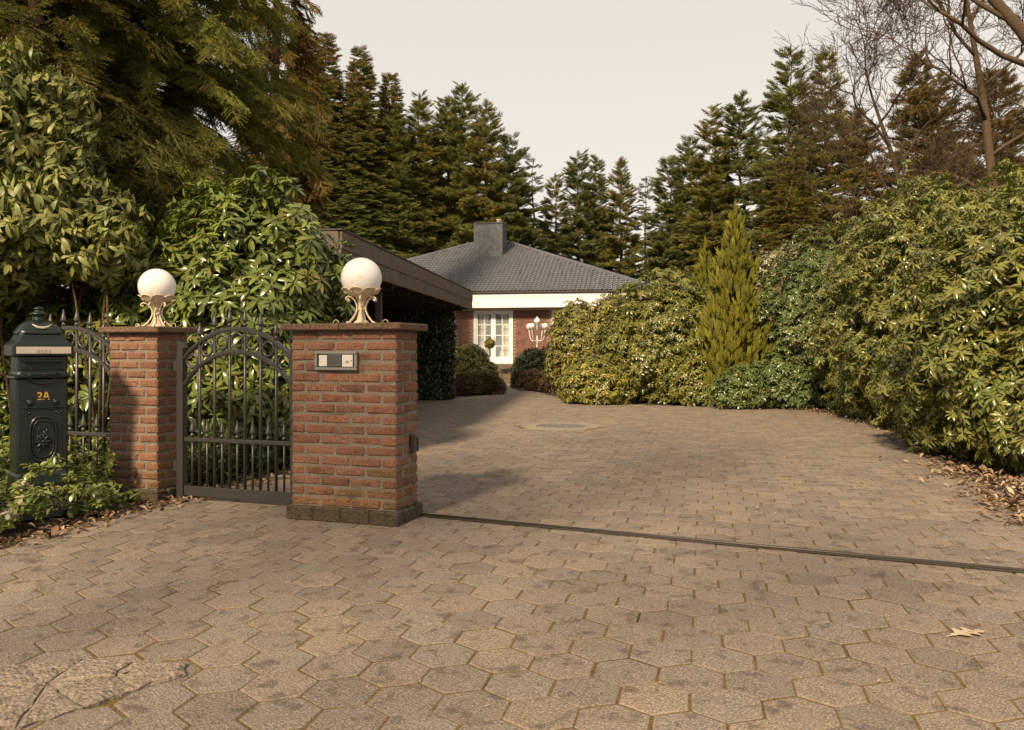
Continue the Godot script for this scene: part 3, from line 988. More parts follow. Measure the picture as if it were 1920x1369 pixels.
# x runs from 0 (left post) to the right; the panel stands in the plane z = 0
func iron_panel(p: Node3D, hinged: bool) -> void:
	var inner := 1.04
	var half := inner / 2.0
	var mid := 0.06 + half
	var post_h := 1.33
	for s in [0, 1]:
		var px := 0.03 if s == 0 else 0.09 + inner
		var st := begin()
		var b := 0.03
		# post with a sloping top
		var y_in := post_h - 0.05
		var ya := post_h if s == 0 else y_in
		var yb := y_in if s == 0 else post_h
		var c := Vector3(px, 0.6, 0)
		var pt := [Vector3(px - b, 0.02, -b), Vector3(px + b, 0.02, -b), Vector3(px + b, 0.02, b), Vector3(px - b, 0.02, b), Vector3(px - b, ya, -b), Vector3(px + b, yb, -b), Vector3(px + b, yb, b), Vector3(px - b, ya, b)]
		for f in [[0, 1, 5, 4], [1, 2, 6, 5], [2, 3, 7, 6], [3, 0, 4, 7], [4, 5, 6, 7], [0, 1, 2, 3]]:
			oquad(st, pt[f[0]], pt[f[1]], pt[f[2]], pt[f[3]], c)
		part(p, "post", done(st), M.iron)
	for a in [[1.205, 1.447], [0.985, 1.258]]:
		var st := begin()
		var n := 20
		for i in n:
			var x0 := -half + inner * i / n
			var x1 := -half + inner * (i + 1) / n
			var y0 := arch_y(x0, half, a[0], a[1])
			var y1 := arch_y(x1, half, a[0], a[1])
			# a channel: thick face with a ridge
			for q in [[0.036, 0.017], [0.014, 0.023]]:
				var hh: float = q[0] * 0.5
				var zz: float = q[1]
				var yo := -0.015
				var m0 := Vector3(mid + (x0 + x1) / 2, (y0 + y1) / 2 + yo, 0)
				var k := [Vector3(mid + x0, y0 + yo - hh, -zz), Vector3(mid + x1, y1 + yo - hh, -zz), Vector3(mid + x1, y1 + yo + hh, -zz), Vector3(mid + x0, y0 + yo + hh, -zz), Vector3(mid + x0, y0 + yo - hh, zz), Vector3(mid + x1, y1 + yo - hh, zz), Vector3(mid + x1, y1 + yo + hh, zz), Vector3(mid + x0, y0 + yo + hh, zz)]
				for f in [[0, 1, 2, 3], [4, 5, 6, 7], [3, 2, 6, 7], [0, 1, 5, 4]]:
					oquad(st, k[f[0]], k[f[1]], k[f[2]], k[f[3]], m0)
		part(p, "arched_rail", done(st), M.iron)
	part(p, "middle_rail", box_mesh(Vector3(inner, 0.036, 0.036), 0.007), M.iron, at3(mid, 0.508, 0))
	part(p, "bottom_rail", box_mesh(Vector3(inner, 0.08, 0.036), 0.004), M.iron, at3(mid, 0.08, 0))
	var pitch := inner / 7.0
	for i in 6:
		var x := -half + pitch * (i + 1)
		var top := arch_y(x, half, 1.205, 1.447)
		var st := begin(true)
		rod(st, Vector3(mid + x, 0.118, 0), Vector3(mid + x, top, 0), 0.013, 0.013, 8)
		part(p, "bar", done(st), M.iron)
		part(p, "spear", spear(), M.iron, at3(mid + x, top - 0.004, 0))
	for i in 7:
		var x := -half + pitch * (i + 0.5)
		var st := begin(true)
		rod(st, Vector3(mid + x, 0.118, 0), Vector3(mid + x, 0.53, 0), 0.0095, 0.0095, 8)
		part(p, "short_bar", done(st), M.iron)
		part(p, "spear", spear(), M.iron, at3(mid + x, 0.522, 0))
		var y := (arch_y(x, half, 1.205, 1.447) + arch_y(x, half, 0.985, 1.258)) / 2.0 - 0.015
		var ring := TorusMesh.new()
		ring.inner_radius = 0.043
		ring.outer_radius = 0.062
		ring.rings = 24
		ring.ring_segments = 8
		part(p, "ring", ring, M.iron, Transform3D(Basis(Vector3.RIGHT, PI / 2).scaled(Vector3(1, 1.08, 1)), Vector3(mid + x, y, 0)))
		for s in [-1, 1]:
			part(p, "ring_clip", box_mesh(Vector3(0.022, 0.008, 0.02), 0.002), M.iron, at3(mid + x + s * 0.061, y, 0))
	if hinged:
		for y in [0.28, 1.12]:
			part(p, "hinge", box_mesh(Vector3(0.05, 0.09, 0.04), 0.006), M.iron, at3(-0.025, y, 0.0))
		part(p, "lock_case", box_mesh(Vector3(0.05, 0.16, 0.07), 0.006), M.iron, at3(0.09 + inner, 0.66, 0))

func build_gateway() -> void:
	var turn := deg_to_rad(-18.0)
	pillar("wide brick gate pillar with the intercom panel on its front", P(-0.83, 0, 5.72), turn, 0.865, 0.375, 3, 101, 4)
	pillar("narrower brick gate pillar beside the green post box", P(-2.93, 0, 6.60), turn, 0.50, 0.375, 2, 202, 4)
	var u := Vector3(cos(deg_to_rad(18.0)), 0, sin(deg_to_rad(18.0)))
	var n := Vector3(-sin(deg_to_rad(18.0)), 0, cos(deg_to_rad(18.0)))
	# lamps stand on the caps
	globe_lamp("white globe lamp on the wide pillar with the intercom", P(-0.83, 1.455, 5.72) - u * 0.375 - n * 0.18, turn + 0.2)
	globe_lamp("white globe lamp on the narrow pillar near the post box", P(-2.93, 1.455, 6.60) - u * 0.16 - n * 0.18, turn)
	# intercom on the wide pillar's front: local frame of the pillar
	var ic := thing("intercom_panel", "grey framed intercom panel with two white labels on the brick pillar", "intercom", P(-0.83, 1.18, 5.72) - u * 0.475 + n * 0.016, turn)
	var st := begin()
	for s in [-1, 1]:
		bbox(st, Vector3(0.35, 0.022, 0.03), 0.005, at3(0, s * 0.059, 0))
		bbox(st, Vector3(0.022, 0.096, 0.03), 0.005, at3(s * 0.164, 0, 0))
	part(ic, "frame", done(st), M.plate)
	part(ic, "back_plate", box_mesh(Vector3(0.306, 0.096, 0.014), 0.002), M.steel, at3(0, 0, -0.004))
	part(ic, "speaker_cover", box_mesh(Vector3(0.104, 0.092, 0.016), 0.003), M.speaker, at3(-0.005, 0.003, 0.008))
	for k in 9:
		part(ic, "grille_slot", box_mesh(Vector3(0.088, 0.002, 0.002), 0.0004), M.box_dark, at3(-0.005, -0.03 + k * 0.0085, 0.0165))
	part(ic, "name_label", box_mesh(Vector3(0.068, 0.082, 0.008), 0.002), M.button, at3(-0.103, 0, 0.008))
	var right_label := part(ic, "name_label", box_mesh(Vector3(0.088, 0.088, 0.008), 0.002), M.button, at3(0.098, 0, 0.008))
	part(right_label, "number", lettering("2A", 0.018, 0.001), M.print, at3(-0.002, -0.008, 0.005))
	part(ic, "lens", ball(0.005, 10), M.print, at3(0.131, 0.002, 0.012))
	# gate latch on the drive side of the wide pillar
	var lt := thing("gate_latch", "small black iron latch on the drive side of the wide pillar", "latch", P(-0.83, 0.56, 5.72) - n * 0.26 + u * 0.006, turn)
	part(lt, "plate", box_mesh(Vector3(0.014, 0.15, 0.06), 0.003), M.iron)
	part(lt, "keep", box_mesh(Vector3(0.04, 0.11, 0.02), 0.004), M.iron, at3(0.024, 0.0, -0.015))
	part(lt, "keep", box_mesh(Vector3(0.04, 0.11, 0.014), 0.004), M.iron, at3(0.024, 0.0, 0.02))
	# the gate leaf and the fence left of the narrow pillar
	var gate := thing("iron_gate", "black wrought iron garden gate with an arched top between the brick pillars", "gate", P(-2.805, 0, 6.74), turn)
	iron_panel(gate, true)
	var fence := thing("iron_fence", "black wrought iron fence panel behind the green post box", "fence", P(-4.43, 0.02, 7.20), turn)
	iron_panel(fence, false)
	# five-armed garden lamp in front of the house
	var gl := thing("garden_lamp", "white lamp post with five globes in front of the house", "lamp post", P(0.91, 0, 29.0))
	st = begin(true)
	lathe(st, [Vector2(0.09, 0.0), Vector2(0.09, 0.05), Vector2(0.05, 0.10), Vector2(0.038, 0.3), Vector2(0.028, 1.5), Vector2(0.045, 1.55), Vector2(0.03, 1.6), Vector2(0.024, 2.18), Vector2(0.05, 2.20), Vector2(0.0, 2.21)], 12)
	part(gl, "pole", done(st), M.white_paint)
	part(gl, "globe", ball(0.112, 20), M.globe, at3(0, 2.31, 0))
	part(gl, "globe_cap", ball(0.03, 8), M.white_paint, at3(0, 2.435, 0))
	for k in 4:
		var a := TAU * k / 4.0 + 0.6
		var d := Vector3(cos(a), 0, sin(a))
		st = begin(true)
		var pts := []
		var rad := []
		for i in 11:
			var w := float(i) / 10.0
			pts.append(d * (0.03 + 0.31 * sin(w * PI * 0.5)) + Vector3(0, 1.62 + 0.36 * (1.0 - cos(w * PI * 0.5)) - 0.10 * sin(w * PI), 0))
			rad.append(0.016)
		tube(st, pts, rad, 6)
		lathe(st, [Vector2(0.02, 0.0), Vector2(0.05, 0.03), Vector2(0.06, 0.05)], 10, Transform3D(Basis.IDENTITY, d * 0.34 + Vector3(0, 1.97, 0)))
		part(gl, "arm", done(st), M.white_paint)
		part(gl, "globe", ball(0.112, 20), M.globe, Transform3D(Basis.IDENTITY, d * 0.34 + Vector3(0, 2.11, 0)))

# ==================================================================== post box
func build_post_box() -> void:
	var b := thing("post_box", "dark green cast metal post box numbered 2A among low plants", "post box", P(-3.62, 0.12, 6.12), deg_to_rad(42.0))
	b.scale = Vector3(0.86, 0.99, 0.86)
	var st := begin()
	loft(st, [[0.225, 0.215, -0.12], [0.225, 0.195, 0.07], [0.222, 0.192, 0.085], [0.215, 0.185, 0.10], [0.215, 0.185, 0.14], [0.212, 0.182, 0.16], [0.208, 0.178, 0.20], [0.192, 0.162, 0.225]], 0.02)
	part(b, "base", done(st), M.box_green)
	st = begin()
	loft(st, [[0.200, 0.156, 0.22], [0.200, 0.156, 0.925], [0.218, 0.184, 0.94], [0.216, 0.188, 0.952], [0.196, 0.168, 0.966], [0.190, 0.16, 0.985], [0.190, 0.16, 1.10]], 0.02)
	part(b, "body", done(st), M.box_green)
	# door panel with raised mouldings on the front (z +)
	var f := 0.157
	st = begin()
	bbox(st, Vector3(0.30, 0.44, 0.012), 0.004, at3(0, 0.475, f))
	bbox(st, Vector3(0.31, 0.014, 0.022), 0.004, at3(0, 0.715, f + 0.004))
	bbox(st, Vector3(0.18, 0.008, 0.014), 0.003, at3(0, 0.785, f + 0.004))
	bbox(st, Vector3(0.30, 0.016, 0.022), 0.004, at3(0, 0.262, f + 0.004))
	part(b, "door", done(st), M.box_green)
	# oval medallion
	var med := Node3D.new()
	med.name = "medallion"
	b.add_child(med)
	for q in [[0.084, 0.115, 0.009], [0.104, 0.138, 0.013]]:
		st = begin(true)
		var pts := []
		var rad := []
		for i in 36:
			var a := TAU * i / 36.0
			var e := 0.72
			pts.append(Vector3(q[0] * signf(cos(a)) * pow(absf(cos(a)), e), 0.475 + q[1] * 1.22 * signf(sin(a)) * pow(absf(sin(a)), e), f + 0.008))
			rad.append(q[2])
		tube(st, pts, rad, 6, true)
		part(med, "oval_ring", done(st), M.box_green)
	for k in 8:
		var a := TAU * k / 8.0
		part(med, "rosette_petal", ball(0.024, 10), M.box_green, Transform3D(Basis(Vector3.BACK, a).scaled(Vector3(1.0, 1.0, 0.6)) * Basis.from_scale(Vector3(1.4, 0.6, 1)), Vector3(0.034 * cos(a), 0.455 + 0.034 * sin(a), f + 0.01)))
	part(med, "rosette", ball(0.016, 12), M.box_green, at3(0, 0.455, f + 0.014))
	for s in [-1, 1]:
		for q in [1, -1]:
			st = begin(true)
			var pts := []
			var rad := []
			for i in 16:
				var w := i / 15.0
				var a := w * 4.8
				pts.append(Vector3(s * (0.012 + 0.05 * w * absf(sin(a * 0.5 + 0.4)) + 0.008 * cos(a)), 0.468 + q * (0.03 + 0.075 * w + 0.014 * sin(a)), f + 0.01))
				rad.append(0.007 - 0.003 * w)
			tube(st, pts, rad, 6)
			part(med, "scroll", done(st), M.box_green)
		st = begin(true)
		rod(st, Vector3(s * 0.066, 0.44, f + 0.012), Vector3(0, 0.535, f + 0.014), 0.008, 0.007, 6)
		part(med, "chevron", done(st), M.box_green)
	# corner ornaments, knobs and studs
	for s in [-1, 1]:
		for k in 3:
			part(b, "corner_ornament", ball(0.012 - 0.002 * k, 8), M.box_green, at3(s * (0.105 + 0.02 * k), 0.675 - 0.012 * (k % 2), f + 0.006))
			part(b, "corner_ornament", ball(0.011 - 0.002 * k, 8), M.box_green, at3(s * (0.120 + 0.012 * k), 0.285 + 0.014 * (k % 2), f + 0.006))
		st = begin(true)
		lathe(st, [Vector2(0.028, 0.0), Vector2(0.030, 0.006), Vector2(0.024, 0.012), Vector2(0.018, 0.008), Vector2(0.013, 0.018), Vector2(0.0, 0.021)], 16)
		part(b, "lock_rosette", done(st), M.box_green, Transform3D(Basis(Vector3.RIGHT, PI / 2), Vector3(s * 0.098, 0.75, f)))
		for k in 9:
			part(b, "stud", ball(0.006, 8), M.box_green, at3(s * 0.186, 0.27 + k * 0.078, f - 0.002))
	# garland under the letter slot
	st = begin(true)
	tube(st, [Vector3(-0.17, 0.955, f + 0.03), Vector3(-0.11, 0.945, f + 0.012), Vector3(-0.075, 0.905, f + 0.008), Vector3(0, 0.895, f + 0.008), Vector3(0.075, 0.905, f + 0.008), Vector3(0.11, 0.945, f + 0.012), Vector3(0.17, 0.955, f + 0.03)], [0.008, 0.010, 0.010, 0.011, 0.010, 0.010, 0.008], 7)
	tube(st, [Vector3(-0.12, 0.975, f + 0.012), Vector3(-0.06, 0.945, f + 0.012), Vector3(0, 0.955, f + 0.014), Vector3(0.06, 0.945, f + 0.012), Vector3(0.12, 0.975, f + 0.012)], [0.006, 0.010, 0.012, 0.010, 0.006], 7)
	part(b, "garland", done(st), M.box_green)
	# numbers
	part(b, "number", lettering("2A", 0.062, 0.006, "Droid Sans", true), M.gold, at3(0, 0.80, f + 0.004))
	part(b, "relief_number", lettering("6-8", 0.036, 0.01, "Droid Serif", true), M.box_green, at3(0, 0.732, f + 0.004))
	# letter slot and nameplate
	part(b, "letter_slot", box_mesh(Vector3(0.29, 0.036, 0.01), 0.002), M.box_dark, at3(0, 1.035, 0.158))
	part(b, "slot_flap", box_mesh(Vector3(0.31, 0.020, 0.03), 0.005), M.box_green, at3(0, 1.068, 0.172))
	part(b, "slot_sill", box_mesh(Vector3(0.31, 0.012, 0.02), 0.004), M.box_green, at3(0, 1.008, 0.168))
	st = begin()
	loft(st, [[0.190, 0.16, 1.095], [0.236, 0.205, 1.11], [0.236, 0.205, 1.185], [0.225, 0.195, 1.20], [0.195, 0.165, 1.225], [0.170, 0.140, 1.27], [0.168, 0.138, 1.275]], 0.02)
	part(b, "roof", done(st), M.box_green)
	st = begin(true)
	loft(st, [[0.180, 0.150, 1.273], [0.182, 0.152, 1.282], [0.172, 0.142, 1.30], [0.150, 0.120, 1.335], [0.120, 0.095, 1.36], [0.075, 0.065, 1.378], [0.05, 0.05, 1.385]], 0.045)
	part(b, "dome", done(st), M.box_green)
	st = begin(true)
	lathe(st, [Vector2(0.052, 1.375), Vector2(0.05, 1.40), Vector2(0.046, 1.415), Vector2(0.07, 1.42), Vector2(0.072, 1.432), Vector2(0.05, 1.44), Vector2(0.034, 1.45), Vector2(0.036, 1.46), Vector2(0.042, 1.466), Vector2(0.040, 1.474), Vector2(0.02, 1.484), Vector2(0.0, 1.486)], 20)
	part(b, "finial", done(st), M.box_green)
	var plate := part(b, "nameplate", box_mesh(Vector3(0.42, 0.052, 0.006), 0.002), M.cream, at3(0, 1.148, 0.208))
	part(plate, "lettering", lettering("P O S T", 0.024, 0.001, "Droid Serif", false), M.print, at3(0, -0.012, 0.0035))
	# pale crescent badge on the dome
	st = begin(true)
	tube(st, [Vector3(-0.075, 1.345, 0.118), Vector3(-0.04, 1.325, 0.133), Vector3(0, 1.318, 0.138), Vector3(0.04, 1.325, 0.133), Vector3(0.075, 1.345, 0.118)], [0.004, 0.009, 0.012, 0.009, 0.004], 6)
	part(b, "badge", done(st), M.cream)

# ==================================================================== foliage kit
var K := {}

func leaf_into(st: SurfaceTool, xf: Transform3D, length: float, width: float, droop: float, fold: float, curl := 0.0, widest := 0.55) -> void:
	# lies along +z, face up
	var n := 4
	var rows := []
	for i in n + 1:
		var t := float(i) / n
		var w := width * 0.5 * pow(sin(PI * pow(clampf(t, 0.0, 1.0), log(0.5) / log(widest))), 0.85)
		if i == 0:
			w = width * 0.06
		var y := -droop * length * t * t + curl * length * sin(t * PI)
		var z := length * t * (1.0 - 0.25 * droop * t)
		rows.append([xf * Vector3(-w, y + fold * w, z), xf * Vector3(0, y, z), xf * Vector3(w, y + fold * w, z)])
	for i in n:
		var a: Array = rows[i]
		var b: Array = rows[i + 1]
		if i < n - 1:
			quad(st, a[0], b[0], b[1], a[1])
			quad(st, a[1], b[1], b[2], a[2])
		else:
			tri(st, a[0], b[1], a[1])
			tri(st, a[1], b[1], a[2])

func whorl(sd: int, count: int, length: float, width: float, spread_lo: float, spread_hi: float, droop: float, bud := true) -> Array:
	# returns [mesh, leaf transforms]; axis is +y
	var r := rand_of(sd)
	var st := begin(true)
	var leaves := []
	for i in count:
		var yaw := TAU * i / count * 1.0 + r.randf_range(-0.25, 0.25) + (PI / count if i % 2 else 0.0)
		var pitch := deg_to_rad(r.randf_range(spread_lo, spread_hi))
		var s := r.randf_range(0.75, 1.12)
		# +z turned outward: pitch 0 = along +y, 90 = horizontal, more = hanging
		var bs := Basis(Vector3.UP, yaw) * Basis(Vector3.RIGHT, pitch - PI / 2) * Basis(Vector3.BACK, r.randf_range(-0.3, 0.3))
		var xf := Transform3D(bs.scaled(Vector3.ONE * s), Vector3(0, -0.02 * length * (i % 3), 0))
		xf = Transform3D(bs * Basis.from_scale(Vector3.ONE * s), Vector3(0, -0.12 * length * (i % 3), 0))
		leaves.append(xf)
		leaf_into(st, xf, length, width, droop * r.randf_range(0.4, 1.4), r.randf_range(0.1, 0.4))
	if bud:
		lathe(st, [Vector2(0.0, length * 0.14), Vector2(length * 0.04, length * 0.06), Vector2(length * 0.03, -length * 0.3)], 5)
	return [done(st), leaves]

func needle_twig(st: SurfaceTool, a: Vector3, dir: Vector3, length: float, per: float, nl: float, nw: float, r: RandomNumberGenerator) -> void:
	var n := maxi(4, int(length * per))
	var side := dir.cross(Vector3.UP)
	if side.length() < 0.1:
		side = dir.cross(Vector3.RIGHT)
	side = side.normalized()
	var up := side.cross(dir).normalized()
	for i in n:
		var t := (i + r.randf()) / n
		var p := a + dir * (length * t)
		var az := r.randf() * TAU
		var rad := side * cos(az) * 1.15 + up * sin(az) * 0.85
		var d := (dir * r.randf_range(0.5, 1.0) + rad * 0.75).normalized()
		var l := nl * r.randf_range(0.7, 1.2) * (1.0 - 0.35 * t)
		var w := d.cross(Vector3(r.randf() - 0.5, r.randf() - 0.5, r.randf() - 0.5)).normalized() * nw * 0.5
		tri(st, p - w, p + d * l, p + w)

# the needle-covered body of a twig: two thin crossed blades, widest in the middle
func ribbon(st: SurfaceTool, a: Vector3, dir: Vector3, length: float, w: float) -> void:
	var side := dir.cross(Vector3.UP)
	if side.length() < 0.1:
		side = dir.cross(Vector3.RIGHT)
	side = side.normalized()
	for v in [side, side.cross(dir).normalized()]:
		var b: Vector3 = a + dir * length * 0.45
		tri(st, a, b + v * w * 0.5, b - v * w * 0.5)
		tri(st, b - v * w * 0.5, b + v * w * 0.5, a + dir * length)

# a flat spray along +z, unit length
func spray(sd: int, per: float, nl: float, nw: float, sides := 5, spread := 0.8, sag := 0.15) -> ArrayMesh:
	var r := rand_of(sd)
	var st := begin(false)
	ribbon(st, Vector3.ZERO, Vector3(0, -sag * 0.3, 1).normalized(), 0.96, nl * 0.55)
	needle_twig(st, Vector3.ZERO, Vector3(0, -sag * 0.3, 1).normalized(), 1.0, per, nl, nw, r)
	for i in sides:
		for s in [-1.0, 1.0]:
			var z := 0.08 + 0.72 * (i + r.randf_range(0.0, 0.8)) / sides
			var d := Vector3(s * sin(spread), r.randf_range(-sag, sag * 0.4), cos(spread)).normalized()
			ribbon(st, Vector3(0, -sag * 0.3 * z, z), d, ((1.0 - z) * 0.55 + 0.14) * 0.95, nl * 0.5)
			needle_twig(st, Vector3(0, -sag * 0.3 * z, z), d, (1.0 - z) * 0.55 + 0.14, per, nl, nw, r)
	return done(st)

# a feathered upright plume of scale-leaved shoots along +z, unit length
func flame(sd: int) -> ArrayMesh:
	var r := rand_of(sd)
	var st := begin(false)
	for i in 11:
		var a := r.randf() * TAU
		var side := Vector3(cos(a), sin(a), 0)
		var foot := Vector3(0, 0, r.randf_range(0.0, 0.45) if i > 0 else 0.0)
		var d := (Vector3(0, 0, 1) + side * (r.randf_range(0.12, 0.5) if i > 0 else 0.0)).normalized()
		var l := r.randf_range(0.32, 0.6) if i > 0 else 1.0
		var w := 0.055 if i > 0 else 0.075
		tube(st, [foot, foot + d * l * 0.35 + side * 0.02, foot + d * l * 0.7, foot + d * l], [0.02, w, w * 0.75, 0.004], 4)
		needle_twig(st, foot, d, l, 26.0, 0.10, 0.04, r)
	return done(st)

func build_foliage_kit() -> void:
	K.rhodo = [whorl(1, 10, 0.155, 0.043, 66, 118, 0.34), whorl(2, 9, 0.165, 0.042, 76, 132, 0.40), whorl(3, 11, 0.150, 0.040, 55, 108, 0.28)]
	K.laurel = [whorl(4, 8, 0.20, 0.062, 80, 150, 0.40), whorl(5, 7, 0.21, 0.066, 95, 160, 0.35), whorl(6, 9, 0.18, 0.058, 60, 120, 0.35)]
	K.small = [whorl(7, 8, 0.085, 0.038, 45, 105, 0.2), whorl(8, 7, 0.09, 0.036, 60, 115, 0.25)]
	K.heath = [whorl(9, 12, 0.06, 0.014, 15, 75, 0.1, false), whorl(10, 11, 0.06, 0.016, 10, 85, 0.1, false)]
	K.ivy = [whorl(11, 4, 0.08, 0.075, 60, 130, 0.3, false), whorl(12, 3, 0.085, 0.08, 70, 140, 0.35, false)]
	K.spray_near = [spray(21, 62.0, 0.095, 0.024, 5, 0.75, 0.3), spray(22, 62.0, 0.095, 0.024, 5, 0.85, 0.35)]
	K.spray_far = [spray(23, 44.0, 0.13, 0.04, 5, 0.7, 0.15), spray(24, 44.0, 0.13, 0.04, 5, 0.85, 0.2)]
	K.plume = [flame(25), flame(26), flame(27)]

func foliage(parent: Node3D, called: String, kinds: Array, spots: Array, m: Material) -> void:
	# spots: [Transform3D, Color]; one MultiMesh for each kind of shoot
	for k in kinds.size():
		var mine := []
		for i in range(k, spots.size(), kinds.size()):
			mine.append(spots[i])
		if mine.is_empty():
			continue
		var mm := MultiMesh.new()
		mm.transform_format = MultiMesh.TRANSFORM_3D
		mm.use_colors = true
		mm.mesh = kinds[k]
		mm.instance_count = mine.size()
		for i in mine.size():
			mm.set_instance_transform(i, mine[i][0])
			mm.set_instance_color(i, mine[i][1])
		var o := MultiMeshInstance3D.new()
		o.name = called
		o.multimesh = mm
		o.material_override = m
		o.set_meta("kind", "stuff")
		parent.add_child(o, true)

func shade(c: Vector3, r: RandomNumberGenerator, vary: float, warm := 0.0) -> Color:
	var k := 1.0 + r.randf_range(-vary, vary)
	var w := r.randf() * warm
	return Color(c.x * k * (1.0 + w), c.y * k * (1.0 + w * 0.45), c.z * k)

func axis_basis(axis: Vector3, r: RandomNumberGenerator) -> Basis:
	var x := axis.cross(Vector3(r.randfn(0, 1), r.randfn(0, 1), r.randfn(0, 1))).normalized()
	return Basis(x, axis, x.cross(axis))

# ------------------------------------------------------------------ broadleaf shrubs made of lobes [x, y, depth, rx, ry, rz]
func shrub(called: String, label: String, category: String, group: String, lobes: Array, kinds: Array, spacing: float, size: float, tint: Vector3, opt := {}) -> Node3D:
	var cx := 0.0
	var cz := 0.0
	for l in lobes:
		cx += l[0]
		cz += l[2]
	var at := P(cx / lobes.size(), 0, cz / lobes.size())
	var o := thing(called, label, category, at, 0.0, group)
	var r := rand_of(hash(label) % 100000)
	var spots := []
	var outer := []
	var amp: float = opt.get("lump", 0.14)
	var outward: float = opt.get("outward", 0.8)
	for li in lobes.size():
		var l: Array = lobes[li]
		var c := P(l[0], l[1], l[2])
		var rad := Vector3(l[3], l[4], l[5])
		var p16 := 1.6
		var area: float = 4.0 * PI * pow((pow(rad.x * rad.y, p16) + pow(rad.x * rad.z, p16) + pow(rad.y * rad.z, p16)) / 3.0, 1.0 / p16)
		var n := int(area / (spacing * spacing))
		for pass_k in [0, 1]:
			var cnt := n if pass_k == 0 else int(n * opt.get("inner", 0.7))
			for i in cnt:
				var d := Vector3(r.randfn(0, 1), r.randfn(0, 1), r.randfn(0, 1)).normalized()
				var f := 1.0 + amp * noise3.get_noise_3d(c.x * 3.0 + d.x * rad.x * 1.6, d.y * rad.y * 1.6, c.z * 3.0 + d.z * rad.z * 1.6) * 2.0
				if pass_k == 0:
					f += r.randf_range(-0.05, 0.04)
				else:
					f *= r.randf_range(0.72, 0.93)
				var p := c + d * rad * f
				if p.y < 0.06:
					continue
				var hidden := false
				for lj in lobes.size():
					if lj != li:
						var m: Array = lobes[lj]
						var q := (p - P(m[0], m[1], m[2])) / Vector3(m[3], m[4], m[5])
						if q.length() < 0.80:
							hidden = true
							break
				if hidden:
					continue
				var nrm := (d / rad).normalized()
				var axis := (nrm * outward + Vector3.UP * (0.62 if pass_k == 0 else 0.4) + Vector3(r.randfn(0, 0.28), r.randfn(0, 0.22), r.randfn(0, 0.28))).normalized()
				var sc := size * r.randf_range(0.78, 1.2)
				var col := shade(tint, r, 0.28, opt.get("warm", 0.5))
				if r.randf() < opt.get("bright", 0.08):
					col = shade(opt.get("bright_tint", Vector3(0.17, 0.16, 0.04)), r, 0.2)
				var xf := Transform3D(axis_basis(axis, r) * Basis.from_scale(Vector3.ONE * sc), p - at)
				if pass_k == 0 and opt.has("leaf_parts"):
					outer.append([p.distance_to(Vector3(0, 1.26, 0)) + maxf(0.0, absf(p.x) - 0.61 * -p.z) * 20.0, xf, col])
				else:
					spots.append([xf, col])
	if opt.has("leaf_parts"):
		# the shoots that show largest keep every leaf as a part of its own
		outer.sort_custom(func(a, b): return a[0] < b[0])
		var tones := []
		for k in 6:
			var m: StandardMaterial3D = M.glossy_leaf.duplicate()
			var t := shade(tint, r, 0.3, 0.6)
			m.vertex_color_use_as_albedo = false
			m.albedo_color = t.linear_to_srgb()
			tones.append(m)
		var st := begin(true)
		leaf_into(st, Transform3D.IDENTITY, 0.155, 0.043, 0.34, 0.3)
		var leaf := done(st)
		var made := 0
		for i in outer.size():
			if made < opt.leaf_parts:
				var tone: Material = tones[i % 6]
				for lx in K.rhodo[i % 3][1]:
					part(o, "leaf", leaf, tone, outer[i][1] * lx)
					made += 1
			else:
				spots.append([outer[i][1], outer[i][2]])
	var meshes := []
	for k in kinds:
		meshes.append(k[0])
	foliage(o, "foliage", meshes, spots, opt.get("mat", M.glossy_leaf))
	# stems from the ground into each lobe
	var st2 := begin(true)
	for l in lobes:
		for k in 4:
			var foot := P(l[0], 0, l[2]) + Vector3(r.randfn(0, 0.12), -0.03, r.randfn(0, 0.12)) * 1.5
			var tip := P(l[0], l[1], l[2]) + Vector3(r.randfn(0, 0.45) * l[3], r.randf_range(0.1, 0.6) * l[4], r.randfn(0, 0.45) * l[5])
			var mid := foot.lerp(tip, 0.5) + Vector3(r.randfn(0, 0.1), 0.05, r.randfn(0, 0.1))
			tube(st2, [foot - at, mid - at, tip - at], [0.03 * size, 0.022 * size, 0.008 * size], 5)
	part(o, "stems", done(st2), M.bark)
	return o

